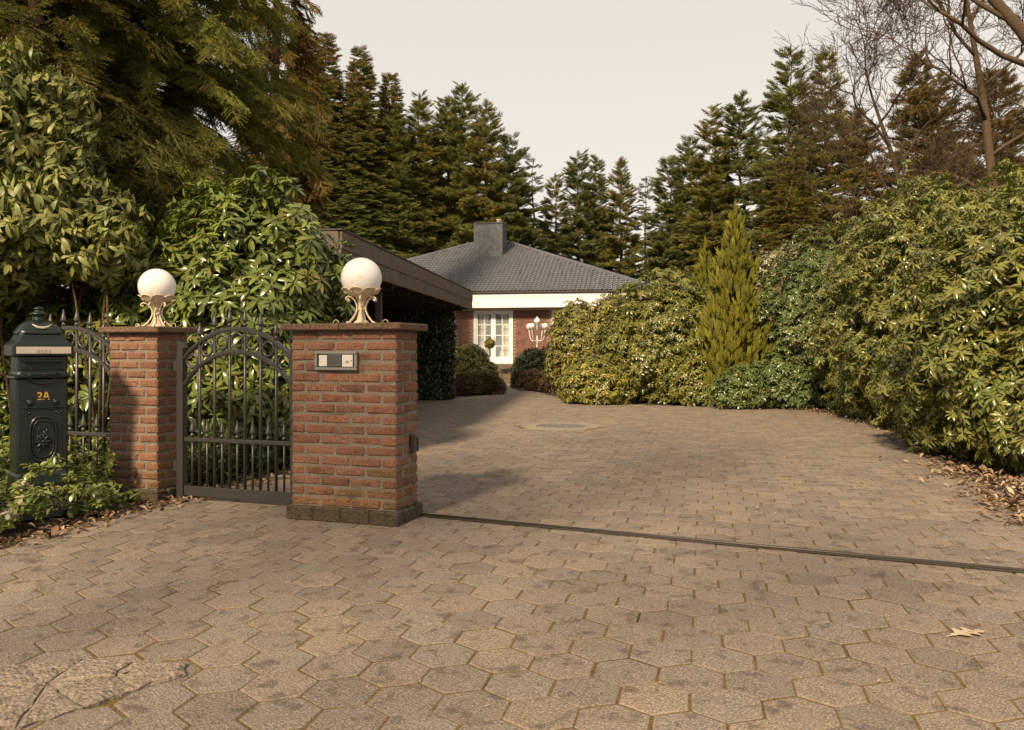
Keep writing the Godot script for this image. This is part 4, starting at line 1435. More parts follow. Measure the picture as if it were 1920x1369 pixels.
# ------------------------------------------------------------------ conifers
func conifer(called: String, label: String, group: String, at: Vector3, H: float, R: float, opt := {}) -> Node3D:
	var o := thing(called, label, "tree", at, 0.0, group)
	var r := rand_of(hash(label) % 100000 + 3)
	var h0: float = opt.get("clear", 0.3)
	var gap: float = opt.get("gap", 0.32)
	var sz: float = opt.get("spray", 0.55)
	var pw: float = opt.get("taper", 0.85)
	var droop: float = opt.get("droop", 0.25)
	var rise: float = opt.get("rise", 0.1)
	var tint: Vector3 = opt.get("tint", Vector3(0.05, 0.06, 0.02))
	var top_tint: Vector3 = opt.get("top_tint", tint)
	var density: float = opt.get("density", 1.0)
	var minh: float = opt.get("from", 0.0)
	var st := begin(true)
	var tr := H * 0.013 + 0.03
	var tp := []
	var trr := []
	for i in 9:
		var t := i / 8.0
		tp.append(Vector3(r.randfn(0, 0.02) * i, H * t * 0.985, r.randfn(0, 0.02) * i))
		trr.append(lerpf(tr, 0.012, t))
	tp[0].y = -0.05
	tube(st, tp, trr, 8)
	part(o, "trunk", done(st), opt.get("bark", M.bark))
	var limbs := begin(true)
	var spots := []
	var cr := opt.get("crown", 0.0)
	var h := h0
	while h < H:
		var t := (h - h0) / (H - h0)
		var reach: float = R * pow(1.0 - t, pw) * (1.0 if cr <= 0.0 else minf(1.0, 0.45 + t / cr)) + 0.06
		var nb := int(lerpf(opt.get("nb", 11), opt.get("nb_top", 4), t))
		for b in nb:
			var az := r.randf() * TAU
			var out := Vector3(cos(az), 0, sin(az))
			var L := reach * r.randf_range(opt.get("short", 0.72), 1.12)
			var hb := h + r.randf_range(-0.5, 0.5) * gap
			if hb < minh:
				continue
			var c0 := Vector3(0, hb, 0)
			var lrise := rise + 0.5 * t * t
			var steps := maxi(1, int(L / (sz * 0.36) * density))
			if L > 0.7:
				tube(limbs, [c0, c0 + out * L * 0.5 + Vector3(0, L * (lrise * 0.5 - droop * 0.25), 0), c0 + out * L * 0.92 + Vector3(0, L * (lrise * 0.92 - droop * 0.85), 0)], [0.012 + L * 0.008, 0.008 + L * 0.004, 0.004], 4)
			for k in steps:
				var s := lerpf(opt.get("inner", 0.22), 1.0, (k + 0.6 + r.randf_range(-0.3, 0.3)) / steps)
				var p := c0 + out * (L * s) + Vector3(0, L * (lrise * s - droop * s * s), 0)
				var tan := (out + Vector3(0, lrise - 2.0 * droop * s + opt.get("tip", 0.0), 0)).normalized()
				var yaw: float = [0.0, 0.75, -0.75][k % 3] + r.randf_range(-0.3, 0.3)
				if s > 0.9:
					yaw *= 0.3
				var z := (Basis(Vector3.UP, yaw) * tan).normalized()
				if opt.has("hang"):
					z = (z + Vector3(0, -float(opt.hang) * r.randf(), 0)).normalized()
				var up := (Vector3.UP + Vector3(r.randfn(0, 0.25), 0, r.randfn(0, 0.25))).normalized()
				var x := up.cross(z)
				if x.length() < 0.05:
					x = Vector3.RIGHT
				x = x.normalized()
				var sc := sz * r.randf_range(0.75, 1.2) * lerpf(1.0, 0.6, t)
				p += Vector3(r.randfn(0, 0.04), r.randfn(0, 0.05), r.randfn(0, 0.04)) * sz * 2.0
				var mix := tint.lerp(top_tint, clampf((t - 0.5) * 2.2, 0.0, 1.0) * r.randf())
				spots.append([Transform3D(Basis(x * sc, z.cross(x) * sc, z * sc), p), shade(mix, r, 0.3, opt.get("warm", 0.5))])
		h += gap * r.randf_range(0.75, 1.25) * (1.0 - 0.45 * t)
	# leader
	for k in 3:
		var sc := sz * 0.5
		var b := axis_basis(Vector3.UP, r)
		spots.append([Transform3D(Basis(b.x * sc, b.z * sc, b.y * sc), Vector3(0, H - 0.25 + 0.1 * k, 0)), shade(top_tint, r, 0.2)])
	part(o, "limbs", done(limbs), opt.get("bark", M.bark))
	foliage(o, "crown", opt.get("kinds", K.spray_far), spots, M.needle)
	return o

# ------------------------------------------------------------------ leafless trees
func grow(st: SurfaceTool, r: RandomNumberGenerator, a: Vector3, dir: Vector3, length: float, rad: float, depth: int, opt: Dictionary) -> void:
	var n := 5 if depth > 2 else 3
	var pts := [a]
	var radii := [rad]
	var p := a
	var d := dir
	var wig: float = opt.get("wiggle", 0.16)
	for i in n:
		d = (d + Vector3(r.randfn(0, wig), r.randfn(0.03, wig * 0.7), r.randfn(0, wig))).normalized()
		p += d * (length / n)
		pts.append(p)
		radii.append(maxf(rad * lerpf(1.0, 0.5, (i + 1.0) / n), 0.005))
	tube(st, pts, radii, 6 if depth > 3 else (4 if depth > 1 else 3))
	if depth == 0:
		return
	var kids := r.randi_range(opt.get("kids_lo", 3), opt.get("kids_hi", 5))
	for k in kids:
		var s := r.randf_range(0.3, 1.0) if k > 0 else 1.0
		var i := mini(int(s * n), n - 1)
		var q: Vector3 = pts[i].lerp(pts[i + 1], s * n - i)
		var ax := d.cross(Vector3(r.randfn(0, 1), r.randfn(0, 1), r.randfn(0, 1))).normalized()
		var nd := d.rotated(ax, r.randf_range(0.35, 0.95) if k > 0 else 0.2)
		nd = (nd + opt.get("pull", Vector3(0, 0.1, 0))).normalized()
		grow(st, r, q, nd, length * r.randf_range(0.52, 0.8), maxf(rad * (0.5 if k > 0 else 0.55) * (1.1 - 0.3 * s), 0.0065), depth - 1, opt)

func bare_tree(label: String, at: Vector3, trunk: Array, radii: Array, boughs: Array, sd: int, opt := {}) -> void:
	# trunk: points relative to `at`; boughs: [height share along the trunk, direction, length, radius, depth]
	var o := thing("bare_tree", label, "tree", at, 0.0, "leafless trees")
	var r := rand_of(sd)
	var st := begin(true)
	tube(st, trunk, radii, 10)
	part(o, "trunk", done(st), M.bark_bare)
	st = begin(true)
	for b in boughs:
		var s: float = b[0] * (trunk.size() - 1)
		var i := mini(int(s), trunk.size() - 2)
		grow(st, r, trunk[i].lerp(trunk[i + 1], s - i), b[1].normalized(), b[2], b[3], b[4], opt)
	part(o, "crown", done(st), M.bark_bare)

# ==================================================================== trees
func build_trees() -> void:
	var olive := Vector3(0.20, 0.215, 0.06)
	var green := Vector3(0.14, 0.172, 0.058)
	var brown := Vector3(0.27, 0.19, 0.07)
	# the great spruce over the gate
	conifer("spruce_tree", "large spruce with drooping olive boughs filling the sky above the gate", "conifers by the carport", P(-6.0, 0, 12.4), 15.0, 3.15, {"clear": 2.9, "gap": 0.25, "spray": 0.46, "droop": 0.42, "rise": 0.05, "tint": olive, "top_tint": olive, "kinds": K.spray_near, "nb": 11, "taper": 0.65, "hang": 0.8, "warm": 0.35, "density": 2.0})
	conifer("spruce_tree", "dark spruce with low hanging boughs behind the post box", "conifers by the carport", P(-5.9, 0, 9.9), 10.0, 2.3, {"clear": 0.55, "gap": 0.30, "spray": 0.55, "droop": 0.45, "rise": 0.05, "tint": Vector3(0.10, 0.105, 0.03), "kinds": K.spray_near, "nb": 8, "taper": 0.7, "hang": 0.8, "warm": 0.6, "density": 1.7})
	conifer("spruce_tree", "thin brownish spruce with loose hanging twigs behind the great spruce", "conifers by the carport", P(-6.75, 0, 23.0), 17.5, 1.35, {"clear": 3.0, "gap": 0.34, "spray": 0.8, "droop": 0.5, "rise": 0.08, "tint": Vector3(0.17, 0.13, 0.045), "kinds": K.spray_near, "nb": 9, "taper": 0.55, "hang": 0.9, "warm": 0.4, "density": 1.6})
	# the row of slender spruces
	var row := [[-11.0, 42.0, 18.3, 2.0, "slender spruce half hidden behind the great spruce"], [-9.85, 42.5, 17.9, 2.1, "tallest slender spruce of the row above the carport"], [-8.15, 43.0, 17.3, 2.3, "slender spruce second from the tall one, above the carport roof"], [-6.8, 44.5, 16.4, 2.0, "narrow pointed spruce at the house end of the row"], [-5.6, 45.5, 13.5, 2.2, "dark spruce right behind the end of the carport roof"]]
	for a in row:
		conifer("spruce_tree", a[4], "row of slender spruces", P(a[0], 0, a[1]), a[2], a[3], {"gap": 0.25, "spray": 0.68, "droop": 0.35, "rise": 0.12, "tip": 0.3, "tint": green, "top_tint": brown, "nb": 17, "nb_top": 10, "taper": 0.66, "density": 1.5})
	conifer("fir_tree", "blue green fir standing low behind the carport corner", "conifers by the carport", P(-9.4, 0, 43.6), 11.5, 2.5, {"gap": 0.32, "spray": 0.7, "droop": 0.25, "rise": 0.1, "tint": Vector3(0.065, 0.098, 0.07), "warm": 0.15, "nb": 14, "density": 1.5})
	conifer("spruce_tree", "bushy olive spruce close behind the carport roof edge", "conifers by the carport", P(-6.9, 0, 46.5), 10.8, 2.7, {"gap": 0.36, "spray": 0.8, "droop": 0.35, "tint": Vector3(0.12, 0.115, 0.03), "nb": 13, "density": 1.5})
	conifer("spruce_tree", "broad dark spruce left of the row, lower part in shade", "conifers by the carport", P(-9.6, 0, 20.0), 12.0, 2.2, {"gap": 0.36, "spray": 0.55, "droop": 0.38, "tint": green, "nb": 11, "density": 1.3})
	# pines behind the house
	var pines := [
		[-5.3, 46, 15.7, 2.5, "pine with a flat top behind the row of spruces"], [-3.9, 48, 16.0, 2.3, "pine crown between the flat topped pine and the tallest one"], [-2.9, 47, 16.5, 2.7, "tallest pine behind the bungalow chimney"], [-1.5, 46, 15.3, 2.5, "broad pine just above the chimney"], [-0.1, 46, 13.3, 2.0, "pine leaning off the shoulder of the clump above the chimney"], [-6.6, 44, 14.0, 2.2, "pine showing dimly through the row of spruces"],
		[2.7, 50, 12.0, 1.5, "pine at the left edge of the clump over the tiled roof"], [4.15, 50, 13.4, 1.6, "highest pine of the clump over the tiled roof"], [5.35, 51, 13.3, 1.5, "pine second highest in the clump over the tiled roof"], [6.8, 50, 12.9, 1.9, "pine closing the clump over the end of the tiled roof"],
		[8.65, 44, 11.6, 1.5, "lower pine beside the gap right of the house"], [9.75, 44, 12.6, 1.7, "pine stepping up to the right of the house"], [10.5, 42, 13.8, 2.0, "pine with a rounded crown above the golden cypress"], [12.0, 42, 14.3, 2.0, "pine next to the rounded crown, slightly taller"],
		[13.2, 38, 15.4, 2.1, "tallest pine standing over the rhododendron bank"], [14.9, 38, 15.2, 2.0, "pine partly veiled by bare twigs beside the tallest one"], [17.2, 40, 13.0, 2.2, "pine behind the leafless trees, low crown"], [20.2, 40, 15.8, 2.5, "brownish pine behind the leafless trees"], [21.9, 41, 15.2, 2.4, "pine behind the trunk of the leafless tree"], [24.2, 40, 15.0, 2.5, "pine at the right edge behind bare branches"],
		[11.2, 47, 10.5, 2.2, "dark low pine filling the gap behind the small golden cypress"], [15.8, 46, 11.5, 2.4, "dark low pine behind the small spruce"], [18.8, 34, 9.5, 2.2, "low bushy pine under the bare branches"], [22.0, 33, 9.0, 2.2, "low bushy pine at the right edge of the view"], [-8.5, 45, 15.0, 2.5, "pine far behind the great spruce"]]
	var k := 0
	for p in pines:
		k += 1
		var wide: float = p[3] * [1.0, 0.85, 1.12][k % 3]
		conifer("pine_tree", p[4], "pines behind the garden", P(p[0], 0, p[1]), p[2], wide, {"clear": p[2] * [0.3, 0.4, 0.34][k % 3], "gap": 0.42, "spray": 0.8, "droop": 0.12, "rise": 0.16, "tip": 0.35, "inner": 0.3, "short": 0.38, "nb": 9, "nb_top": 7, "taper": [0.62, 0.72, 0.55][k % 3], "crown": 0.22, "density": 1.8, "warm": 0.5, "bark": M.bark_pine, "tint": Vector3(0.19, 0.155, 0.065) if p[0] > 16.5 else [Vector3(0.165, 0.19, 0.062), Vector3(0.195, 0.198, 0.06), Vector3(0.15, 0.178, 0.066)][k % 3]})
	for p in [[1.28, 48, 12.5, 0.95, "thin lone pine showing its bare trunk above the roof ridge"], [8.4, 50, 11.8, 1.0, "thin pine standing alone in the gap right of the house"]]:
		conifer("pine_tree", p[4], "pines behind the garden", P(p[0], 0, p[1]), p[2], p[3] * 1.3, {"clear": p[2] * 0.42, "gap": 0.55, "spray": 0.75, "droop": 0.15, "rise": 0.1, "tip": 0.25, "inner": 0.35, "short": 0.45, "nb": 6, "nb_top": 4, "taper": 0.7, "density": 1.6, "bark": M.bark_pine, "tint": Vector3(0.105, 0.11, 0.04)})
	# understorey conifers low between the pines
	conifer("spruce_tree", "small bushy spruce rising behind the rhododendron bank", "garden conifers", P(9.1, 0, 26.0), 7.7, 1.7, {"gap": 0.24, "spray": 0.42, "droop": 0.25, "rise": 0.12, "tint": Vector3(0.15, 0.13, 0.035), "nb": 15, "taper": 0.75, "density": 1.5})
	golden_cypress("tall golden cypress with a pointed tip among the rhododendrons", P(5.0, 0, 17.9), 4.6, 0.74)
	golden_cypress("small golden cypress tip showing behind the tall one", P(5.05, 0, 20.9), 4.25, 0.55)
	# leafless trees at the right
	var spread := {"wiggle": 0.24, "kids_lo": 4, "kids_hi": 5, "pull": Vector3(0, 0.06, 0)}
	bare_tree("leafless tree by the road behind the viewer, outside the view", P(-5.0, 0, -2.2), [Vector3(0, -0.05, 0), Vector3(0.1, 2.2, 0), Vector3(0.2, 4.2, 0), Vector3(0.5, 6.2, 0), Vector3(0.8, 8.0, 0)], [0.2, 0.17, 0.13, 0.09, 0.05], [[0.4, Vector3(0.9, 0.6, 0.4), 2.2, 0.07, 4], [0.5, Vector3(-0.8, 0.6, -0.3), 2.2, 0.07, 4], [0.6, Vector3(0.3, 0.7, 0.9), 2.0, 0.06, 4], [0.7, Vector3(0.8, 0.8, -0.5), 2.0, 0.06, 4], [0.8, Vector3(-0.6, 0.8, 0.6), 1.8, 0.05, 4], [0.9, Vector3(0.7, 0.9, 0.1), 1.7, 0.05, 4], [1.0, Vector3(0.2, 1.0, 0), 1.6, 0.04, 4]], 75, spread)
	bare_tree("leafless tree with a tall slim trunk behind the rhododendron bank", P(10.9, 0, 18.0), [Vector3(0, -0.05, 0), Vector3(0.03, 2.5, 0), Vector3(-0.05, 4.6, 0), Vector3(-0.25, 6.6, 0), Vector3(-0.55, 8.4, 0), Vector3(-0.85, 10.2, 0)], [0.14, 0.12, 0.10, 0.08, 0.055, 0.03], [[0.42, Vector3(-0.9, 0.55, 0.2), 2.0, 0.05, 4], [0.5, Vector3(0.8, 0.7, 0.1), 1.9, 0.05, 4], [0.58, Vector3(-0.8, 0.75, -0.2), 2.0, 0.05, 4], [0.66, Vector3(0.7, 0.8, 0.3), 1.8, 0.045, 4], [0.74, Vector3(-0.7, 0.9, 0.3), 1.8, 0.04, 4], [0.82, Vector3(0.5, 0.9, -0.2), 1.6, 0.04, 4], [0.9, Vector3(-0.5, 0.9, 0.1), 1.5, 0.035, 4], [1.0, Vector3(-0.2, 1.0, 0), 1.4, 0.03, 4]], 71, spread)
	bare_tree("leafless tree with wide fine branches over the rhododendron bank", P(10.3, 0, 20.0), [Vector3(0, -0.05, 0), Vector3(-0.05, 2.2, 0), Vector3(-0.3, 4.2, 0), Vector3(-0.75, 6.0, 0), Vector3(-1.3, 7.6, 0)], [0.12, 0.10, 0.085, 0.06, 0.03], [[0.45, Vector3(-0.9, 0.5, 0.1), 2.0, 0.045, 4], [0.52, Vector3(0.8, 0.6, 0.1), 1.8, 0.04, 4], [0.6, Vector3(-1.0, 0.6, 0.2), 2.0, 0.042, 4], [0.7, Vector3(0.5, 0.9, -0.1), 1.7, 0.04, 4], [0.8, Vector3(-0.9, 0.7, 0.1), 1.8, 0.038, 4], [0.9, Vector3(0.2, 1.0, 0.2), 1.5, 0.03, 4], [1.0, Vector3(-0.5, 0.9, 0), 1.6, 0.028, 4]], 72, spread)
	bare_tree("leafless shrubby tree with reddish twigs behind the rhododendron bank", P(11.8, 0, 22.0), [Vector3(0, -0.05, 0), Vector3(0.1, 1.8, 0), Vector3(0.3, 3.4, 0), Vector3(0.35, 4.8, 0)], [0.08, 0.065, 0.05, 0.03], [[0.5, Vector3(-0.9, 0.6, 0.1), 1.6, 0.035, 4], [0.6, Vector3(0.9, 0.6, 0.1), 1.6, 0.035, 4], [0.7, Vector3(-0.7, 0.9, 0.3), 1.5, 0.032, 4], [0.8, Vector3(0.7, 0.9, -0.2), 1.5, 0.03, 4], [0.9, Vector3(-0.4, 1.0, 0.1), 1.3, 0.028, 4], [1.0, Vector3(0.2, 1.0, 0), 1.3, 0.025, 4]], 73, spread)
	bare_tree("leafless tree at the right edge with a thick branch crossing the corner", P(9.9, 0, 12.2), [Vector3(0, -0.05, 0), Vector3(-0.2, 2.4, 0), Vector3(-0.9, 4.4, 0), Vector3(-2.15, 6.15, 0), Vector3(-2.9, 7.0, 0), Vector3(-3.4, 8.0, 0)], [0.17, 0.14, 0.115, 0.085, 0.07, 0.04], [[0.52, Vector3(-1.0, 0.10, 0.1), 2.3, 0.05, 4], [0.62, Vector3(-1.0, 0.5, -0.1), 1.6, 0.04, 4], [0.8, Vector3(0.3, 1.0, 0.1), 1.5, 0.04, 3], [0.92, Vector3(-0.7, 0.7, 0.2), 1.3, 0.035, 3]], 74, {"wiggle": 0.13, "kids_lo": 2, "kids_hi": 4, "pull": Vector3(-0.05, 0.04, 0)})

func golden_cypress(label: String, at: Vector3, H: float, R: float) -> void:
	var o := thing("golden_cypress", label, "tree", at, 0.0, "garden conifers")
	var r := rand_of(hash(label) % 100000)
	var st := begin(true)
	tube(st, [Vector3(0, -0.05, 0), Vector3(0, H * 0.5, 0), Vector3(0, H * 0.95, 0)], [0.07, 0.05, 0.01], 7)
	part(o, "trunk", done(st), M.bark)
	var spots := []
	var n := int(1500 * H / 4.5 * R / 0.7)
	for i in n:
		var t := 1.0 - sqrt(r.randf())
		var y := 0.15 + (H - 0.35) * t
		var az := r.randf() * TAU
		var prof := R * pow(1.0 - t, 0.72) * minf(1.0, 0.62 + t * 2.2)
		var lump := 1.0 + 0.75 * noise3.get_noise_3d(cos(az) * 2.0 + at.x, y * 1.3, sin(az) * 2.0)
		var rad := prof * lump * (r.randf_range(0.9, 1.02) if i % 3 else r.randf_range(0.55, 0.85)) + 0.02
		var out := Vector3(cos(az), 0, sin(az))
		var z := (Vector3.UP + out * r.randf_range(0.15, 0.5) + Vector3(r.randfn(0, 0.12), 0, r.randfn(0, 0.12))).normalized()
		var x := out.cross(z).normalized()
		x = x.rotated(z, r.randf_range(-0.9, 0.9))
		var sc := lerpf(0.36, 0.26, t) * r.randf_range(0.7, 1.2)
		spots.append([Transform3D(Basis(x * sc, z.cross(x) * sc, z * sc), out * rad + Vector3(0, y - 0.12, 0)), shade(Vector3(0.17, 0.168, 0.024), r, 0.35, 0.3)])
	for k in 4:
		spots.append([Transform3D(Basis(Vector3(0.28, 0, 0).rotated(Vector3.UP, k * 0.8), Vector3(0, 0, -0.28).rotated(Vector3.UP, k * 0.8), Vector3(0, 0.34, 0)), Vector3(0, H - 0.42 + 0.04 * k, 0)), Color(0.2, 0.155, 0.02)])
	foliage(o, "crown", K.plume, spots, M.needle)

# ==================================================================== shrubs
func build_shrubs() -> void:
	var rho := Vector3(0.135, 0.155, 0.046)
	var bank := "rhododendrons of the bank along the drive"
	shrub("rhododendron", "nearest rhododendron of the bank, its big leaf rosettes hanging over the drive edge", "shrub", bank, [[6.15, 1.45, 8.9, 1.6, 1.65, 1.5], [5.75, 0.85, 9.9, 1.05, 0.95, 1.1], [7.6, 1.5, 9.9, 1.6, 1.65, 1.6], [5.35, 0.75, 8.0, 0.75, 0.75, 0.7]], K.rhodo, 0.097, 0.74, rho, {"leaf_parts": 300, "warm": 0.6, "bright": 0.2, "lump": 0.16})
	shrub("rhododendron", "tall rhododendron second along the bank from the near end", "shrub", bank, [[7.0, 1.85, 13.0, 1.55, 2.05, 1.6], [6.55, 0.8, 12.0, 0.85, 0.9, 1.0], [8.6, 2.05, 13.0, 1.5, 2.05, 1.6]], K.rhodo, 0.102, 0.74, rho, {"warm": 0.6, "bright": 0.14, "lump": 0.16})
	shrub("rhododendron", "rhododendron in the middle of the bank behind the tall one", "shrub", bank, [[7.5, 1.8, 15.6, 1.5, 2.0, 1.3], [6.8, 0.8, 14.8, 0.8, 0.9, 0.8]], K.rhodo, 0.106, 0.74, rho, {"warm": 0.6, "bright": 0.14, "lump": 0.16})
	shrub("rhododendron", "dark rhododendron of the bank right beside the golden cypress", "shrub", bank, [[6.75, 1.7, 17.7, 1.25, 1.95, 1.2], [5.9, 0.6, 17.2, 0.8, 0.7, 0.6], [8.1, 1.9, 17.8, 1.3, 2.0, 1.2], [5.0, 0.45, 17.1, 0.7, 0.55, 0.4]], K.rhodo, 0.108, 0.74, Vector3(0.10, 0.14, 0.05), {"warm": 0.4, "lump": 0.16})
	shrub("rhododendron", "broad rounded rhododendron left of the golden cypress", "shrub", bank, [[3.85, 1.4, 19.5, 1.45, 1.75, 1.35], [3.0, 1.0, 19.6, 0.9, 1.2, 1.0], [4.3, 0.6, 18.5, 0.9, 0.75, 0.7]], K.rhodo, 0.125, 0.85, Vector3(0.13, 0.15, 0.042), {"warm": 0.7, "inner": 1.3, "bright": 0.18, "bright_tint": Vector3(0.2, 0.18, 0.04)})
	shrub("rhododendron", "low cushion of rhododendron in front of the broad rounded one", "shrub", bank, [[2.0, 0.42, 18.75, 0.9, 0.68, 0.7]], K.rhodo, 0.11, 0.78, Vector3(0.19, 0.195, 0.05), {"warm": 0.6, "bright": 0.2, "lump": 0.08})
	shrub("rhododendron", "yellowish rhododendron nearest the house on the lamp post side", "shrub", bank, [[1.75, 1.15, 22.0, 0.8, 1.4, 0.9], [2.7, 1.3, 21.4, 0.9, 1.45, 0.9]], K.rhodo, 0.135, 0.9, Vector3(0.15, 0.155, 0.045), {"warm": 0.7, "inner": 1.2, "bright": 0.22, "bright_tint": Vector3(0.22, 0.19, 0.05)})
	shrub("variegated_shrub", "pale cream leaved shrub topping the bank behind the golden cypress", "shrub", "", [[7.2, 2.6, 21.5, 0.9, 1.4, 0.8], [8.0, 2.7, 21.5, 0.9, 1.3, 0.8]], K.small, 0.14, 1.5, Vector3(0.17, 0.165, 0.09), {"bright": 0.2, "bright_tint": Vector3(0.42, 0.37, 0.26), "mat": M.dull_leaf})
	# left of the drive
	shrub("rhododendron", "dark glossy rhododendron behind the iron gate and globe lamps", "shrub", "rhododendrons by the gate", [[-2.95, 1.75, 9.0, 1.05, 1.35, 0.95], [-3.95, 1.25, 9.1, 1.0, 1.2, 0.9], [-2.55, 1.15, 8.9, 0.68, 1.1, 0.75], [-3.3, 0.75, 8.7, 1.1, 0.8, 0.75], [-4.75, 0.85, 8.7, 0.85, 0.9, 0.7]], K.rhodo, 0.125, 1.05, Vector3(0.11, 0.15, 0.038), {"warm": 0.5, "bright": 0.07, "inner": 0.9})
	shrub("laurel_rhododendron", "tall pale shrub with long drooping leaves over the post box", "shrub", "rhododendrons by the gate", [[-5.35, 3.2, 8.2, 1.05, 1.15, 0.9], [-4.6, 2.6, 8.1, 0.78, 0.55, 0.7], [-4.1, 2.25, 8.0, 0.45, 0.35, 0.45], [-5.5, 2.2, 8.2, 0.9, 0.6, 0.8]], K.laurel, 0.115, 0.68, Vector3(0.15, 0.17, 0.05), {"warm": 0.4, "bright": 0.15, "bright_tint": Vector3(0.21, 0.21, 0.06), "inner": 1.0, "outward": 0.9, "mat": M.dull_leaf})
	# ivy on the back wall of the carport
	ivy_wall()
	# by the house
	shrub("garden_shrub", "rounded yellow green shrub before the house door", "shrub", "shrubs by the house", [[-1.3, 0.75, 24.6, 0.62, 0.72, 0.6], [-0.95, 0.5, 24.2, 0.5, 0.5, 0.5]], K.small, 0.075, 1.2, Vector3(0.16, 0.165, 0.04), {"warm": 0.6, "bright": 0.1})
	shrub("garden_shrub", "dark rounded shrub at the foot of the garden lamp post", "shrub", "shrubs by the house", [[0.75, 0.6, 27.0, 0.7, 0.65, 0.6], [1.5, 0.65, 26.6, 0.7, 0.7, 0.6]], K.small, 0.085, 1.3, Vector3(0.08, 0.105, 0.04), {"warm": 0.3})
	shrub("heather_bush", "low brownish heather beside the path under the yellow green shrub", "heather", "low heathers by the path", [[-1.35, 0.22, 22.5, 0.55, 0.34, 0.4], [-0.7, 0.2, 22.8, 0.45, 0.34, 0.35]], K.heath, 0.06, 1.8, Vector3(0.11, 0.085, 0.045), {"warm": 0.6, "mat": M.dull_leaf})
	shrub("heather_bush", "low reddish heather along the path opposite the house door", "heather", "low heathers by the path", [[0.75, 0.2, 24.8, 0.5, 0.36, 0.4], [1.35, 0.2, 24.0, 0.5, 0.4, 0.4]], K.heath, 0.06, 1.8, Vector3(0.105, 0.075, 0.05), {"warm": 0.6, "mat": M.dull_leaf})
	shrub("heather_bush", "small green heather by the path near the steps", "heather", "low heathers by the path", [[0.35, 0.2, 26.2, 0.35, 0.3, 0.35]], K.heath, 0.06, 1.7, Vector3(0.08, 0.08, 0.035), {"warm": 0.5, "mat": M.dull_leaf})
	var top := thing("standard_tree", "small clipped ball tree on a thin stem before the door", "shrub", P(-0.82, 0, 29.6))
	var st := begin(true)
	rod(st, Vector3(0, -0.03, 0), Vector3(0, 1.45, 0), 0.02, 0.014, 6)
	part(top, "trunk", done(st), M.bark)
	var r := rand_of(55)
	var spots := []
	for i in 160:
		var d := Vector3(r.randfn(0, 1), r.randfn(0, 1), r.randfn(0, 1)).normalized()
		spots.append([Transform3D(axis_basis(d, r) * Basis.from_scale(Vector3.ONE * 0.9), Vector3(0, 1.5, 0) + d * r.randf_range(0.1, 0.2)), shade(Vector3(0.15, 0.13, 0.03), r, 0.3)])
	foliage(top, "crown", [K.small[0][0]], spots, M.dull_leaf)
	# ground cover round the post box
	ground_cover()

func ivy_wall() -> void:
	var at := P(-2.2, 0, 20.35)
	var o := thing("ivy", "dark ivy hanging over the end wall of the carport", "ivy", at)
	var r := rand_of(77)
	var spots := []
	for i in 5200:
		var p: Vector3
		var n: Vector3
		var u := r.randf()
		var y := r.randf_range(0.04, 2.38)
		var bulge := 0.10 * noise3.get_noise_2d(u * 4.0, y * 2.0)
		if i % 4 != 0:
			p = Vector3(lerpf(-1.3, 0.66, u), y, 0.36 + bulge + r.randf_range(-0.1, 0.05))
			n = Vector3(0, 0.1, 1)
		else:
			p = Vector3(0.66 + bulge + r.randf_range(-0.1, 0.05), y, lerpf(-0.45, 0.36, u))
			n = Vector3(1, 0.1, 0)
		var axis := (n + Vector3(r.randfn(0, 0.35), r.randfn(0.1, 0.3), r.randfn(0, 0.35))).normalized()
		spots.append([Transform3D(axis_basis(axis, r) * Basis.from_scale(Vector3.ONE * r.randf_range(0.7, 1.2)), p), shade(Vector3(0.032, 0.045, 0.018), r, 0.35, 0.5)])
	foliage(o, "foliage", [K.ivy[0][0], K.ivy[1][0]], spots, M.glossy_leaf)
	var st := begin(true)
	for k in 14:
		var x := -1.2 + k * 0.13
		tube(st, [Vector3(x, -0.03, 0.2), Vector3(x + r.randfn(0, 0.1), 0.8, 0.22), Vector3(x + r.randfn(0, 0.15), 1.6, 0.22), Vector3(x + r.randfn(0, 0.2), 2.25, 0.2)], [0.02, 0.015, 0.01, 0.005], 4)
	part(o, "stems", done(st), M.bark)
	part(o, "trellis", box_mesh(Vector3(1.8, 2.2, 0.05), 0.004), M.bark, at3(-0.3, 1.09, -0.02))

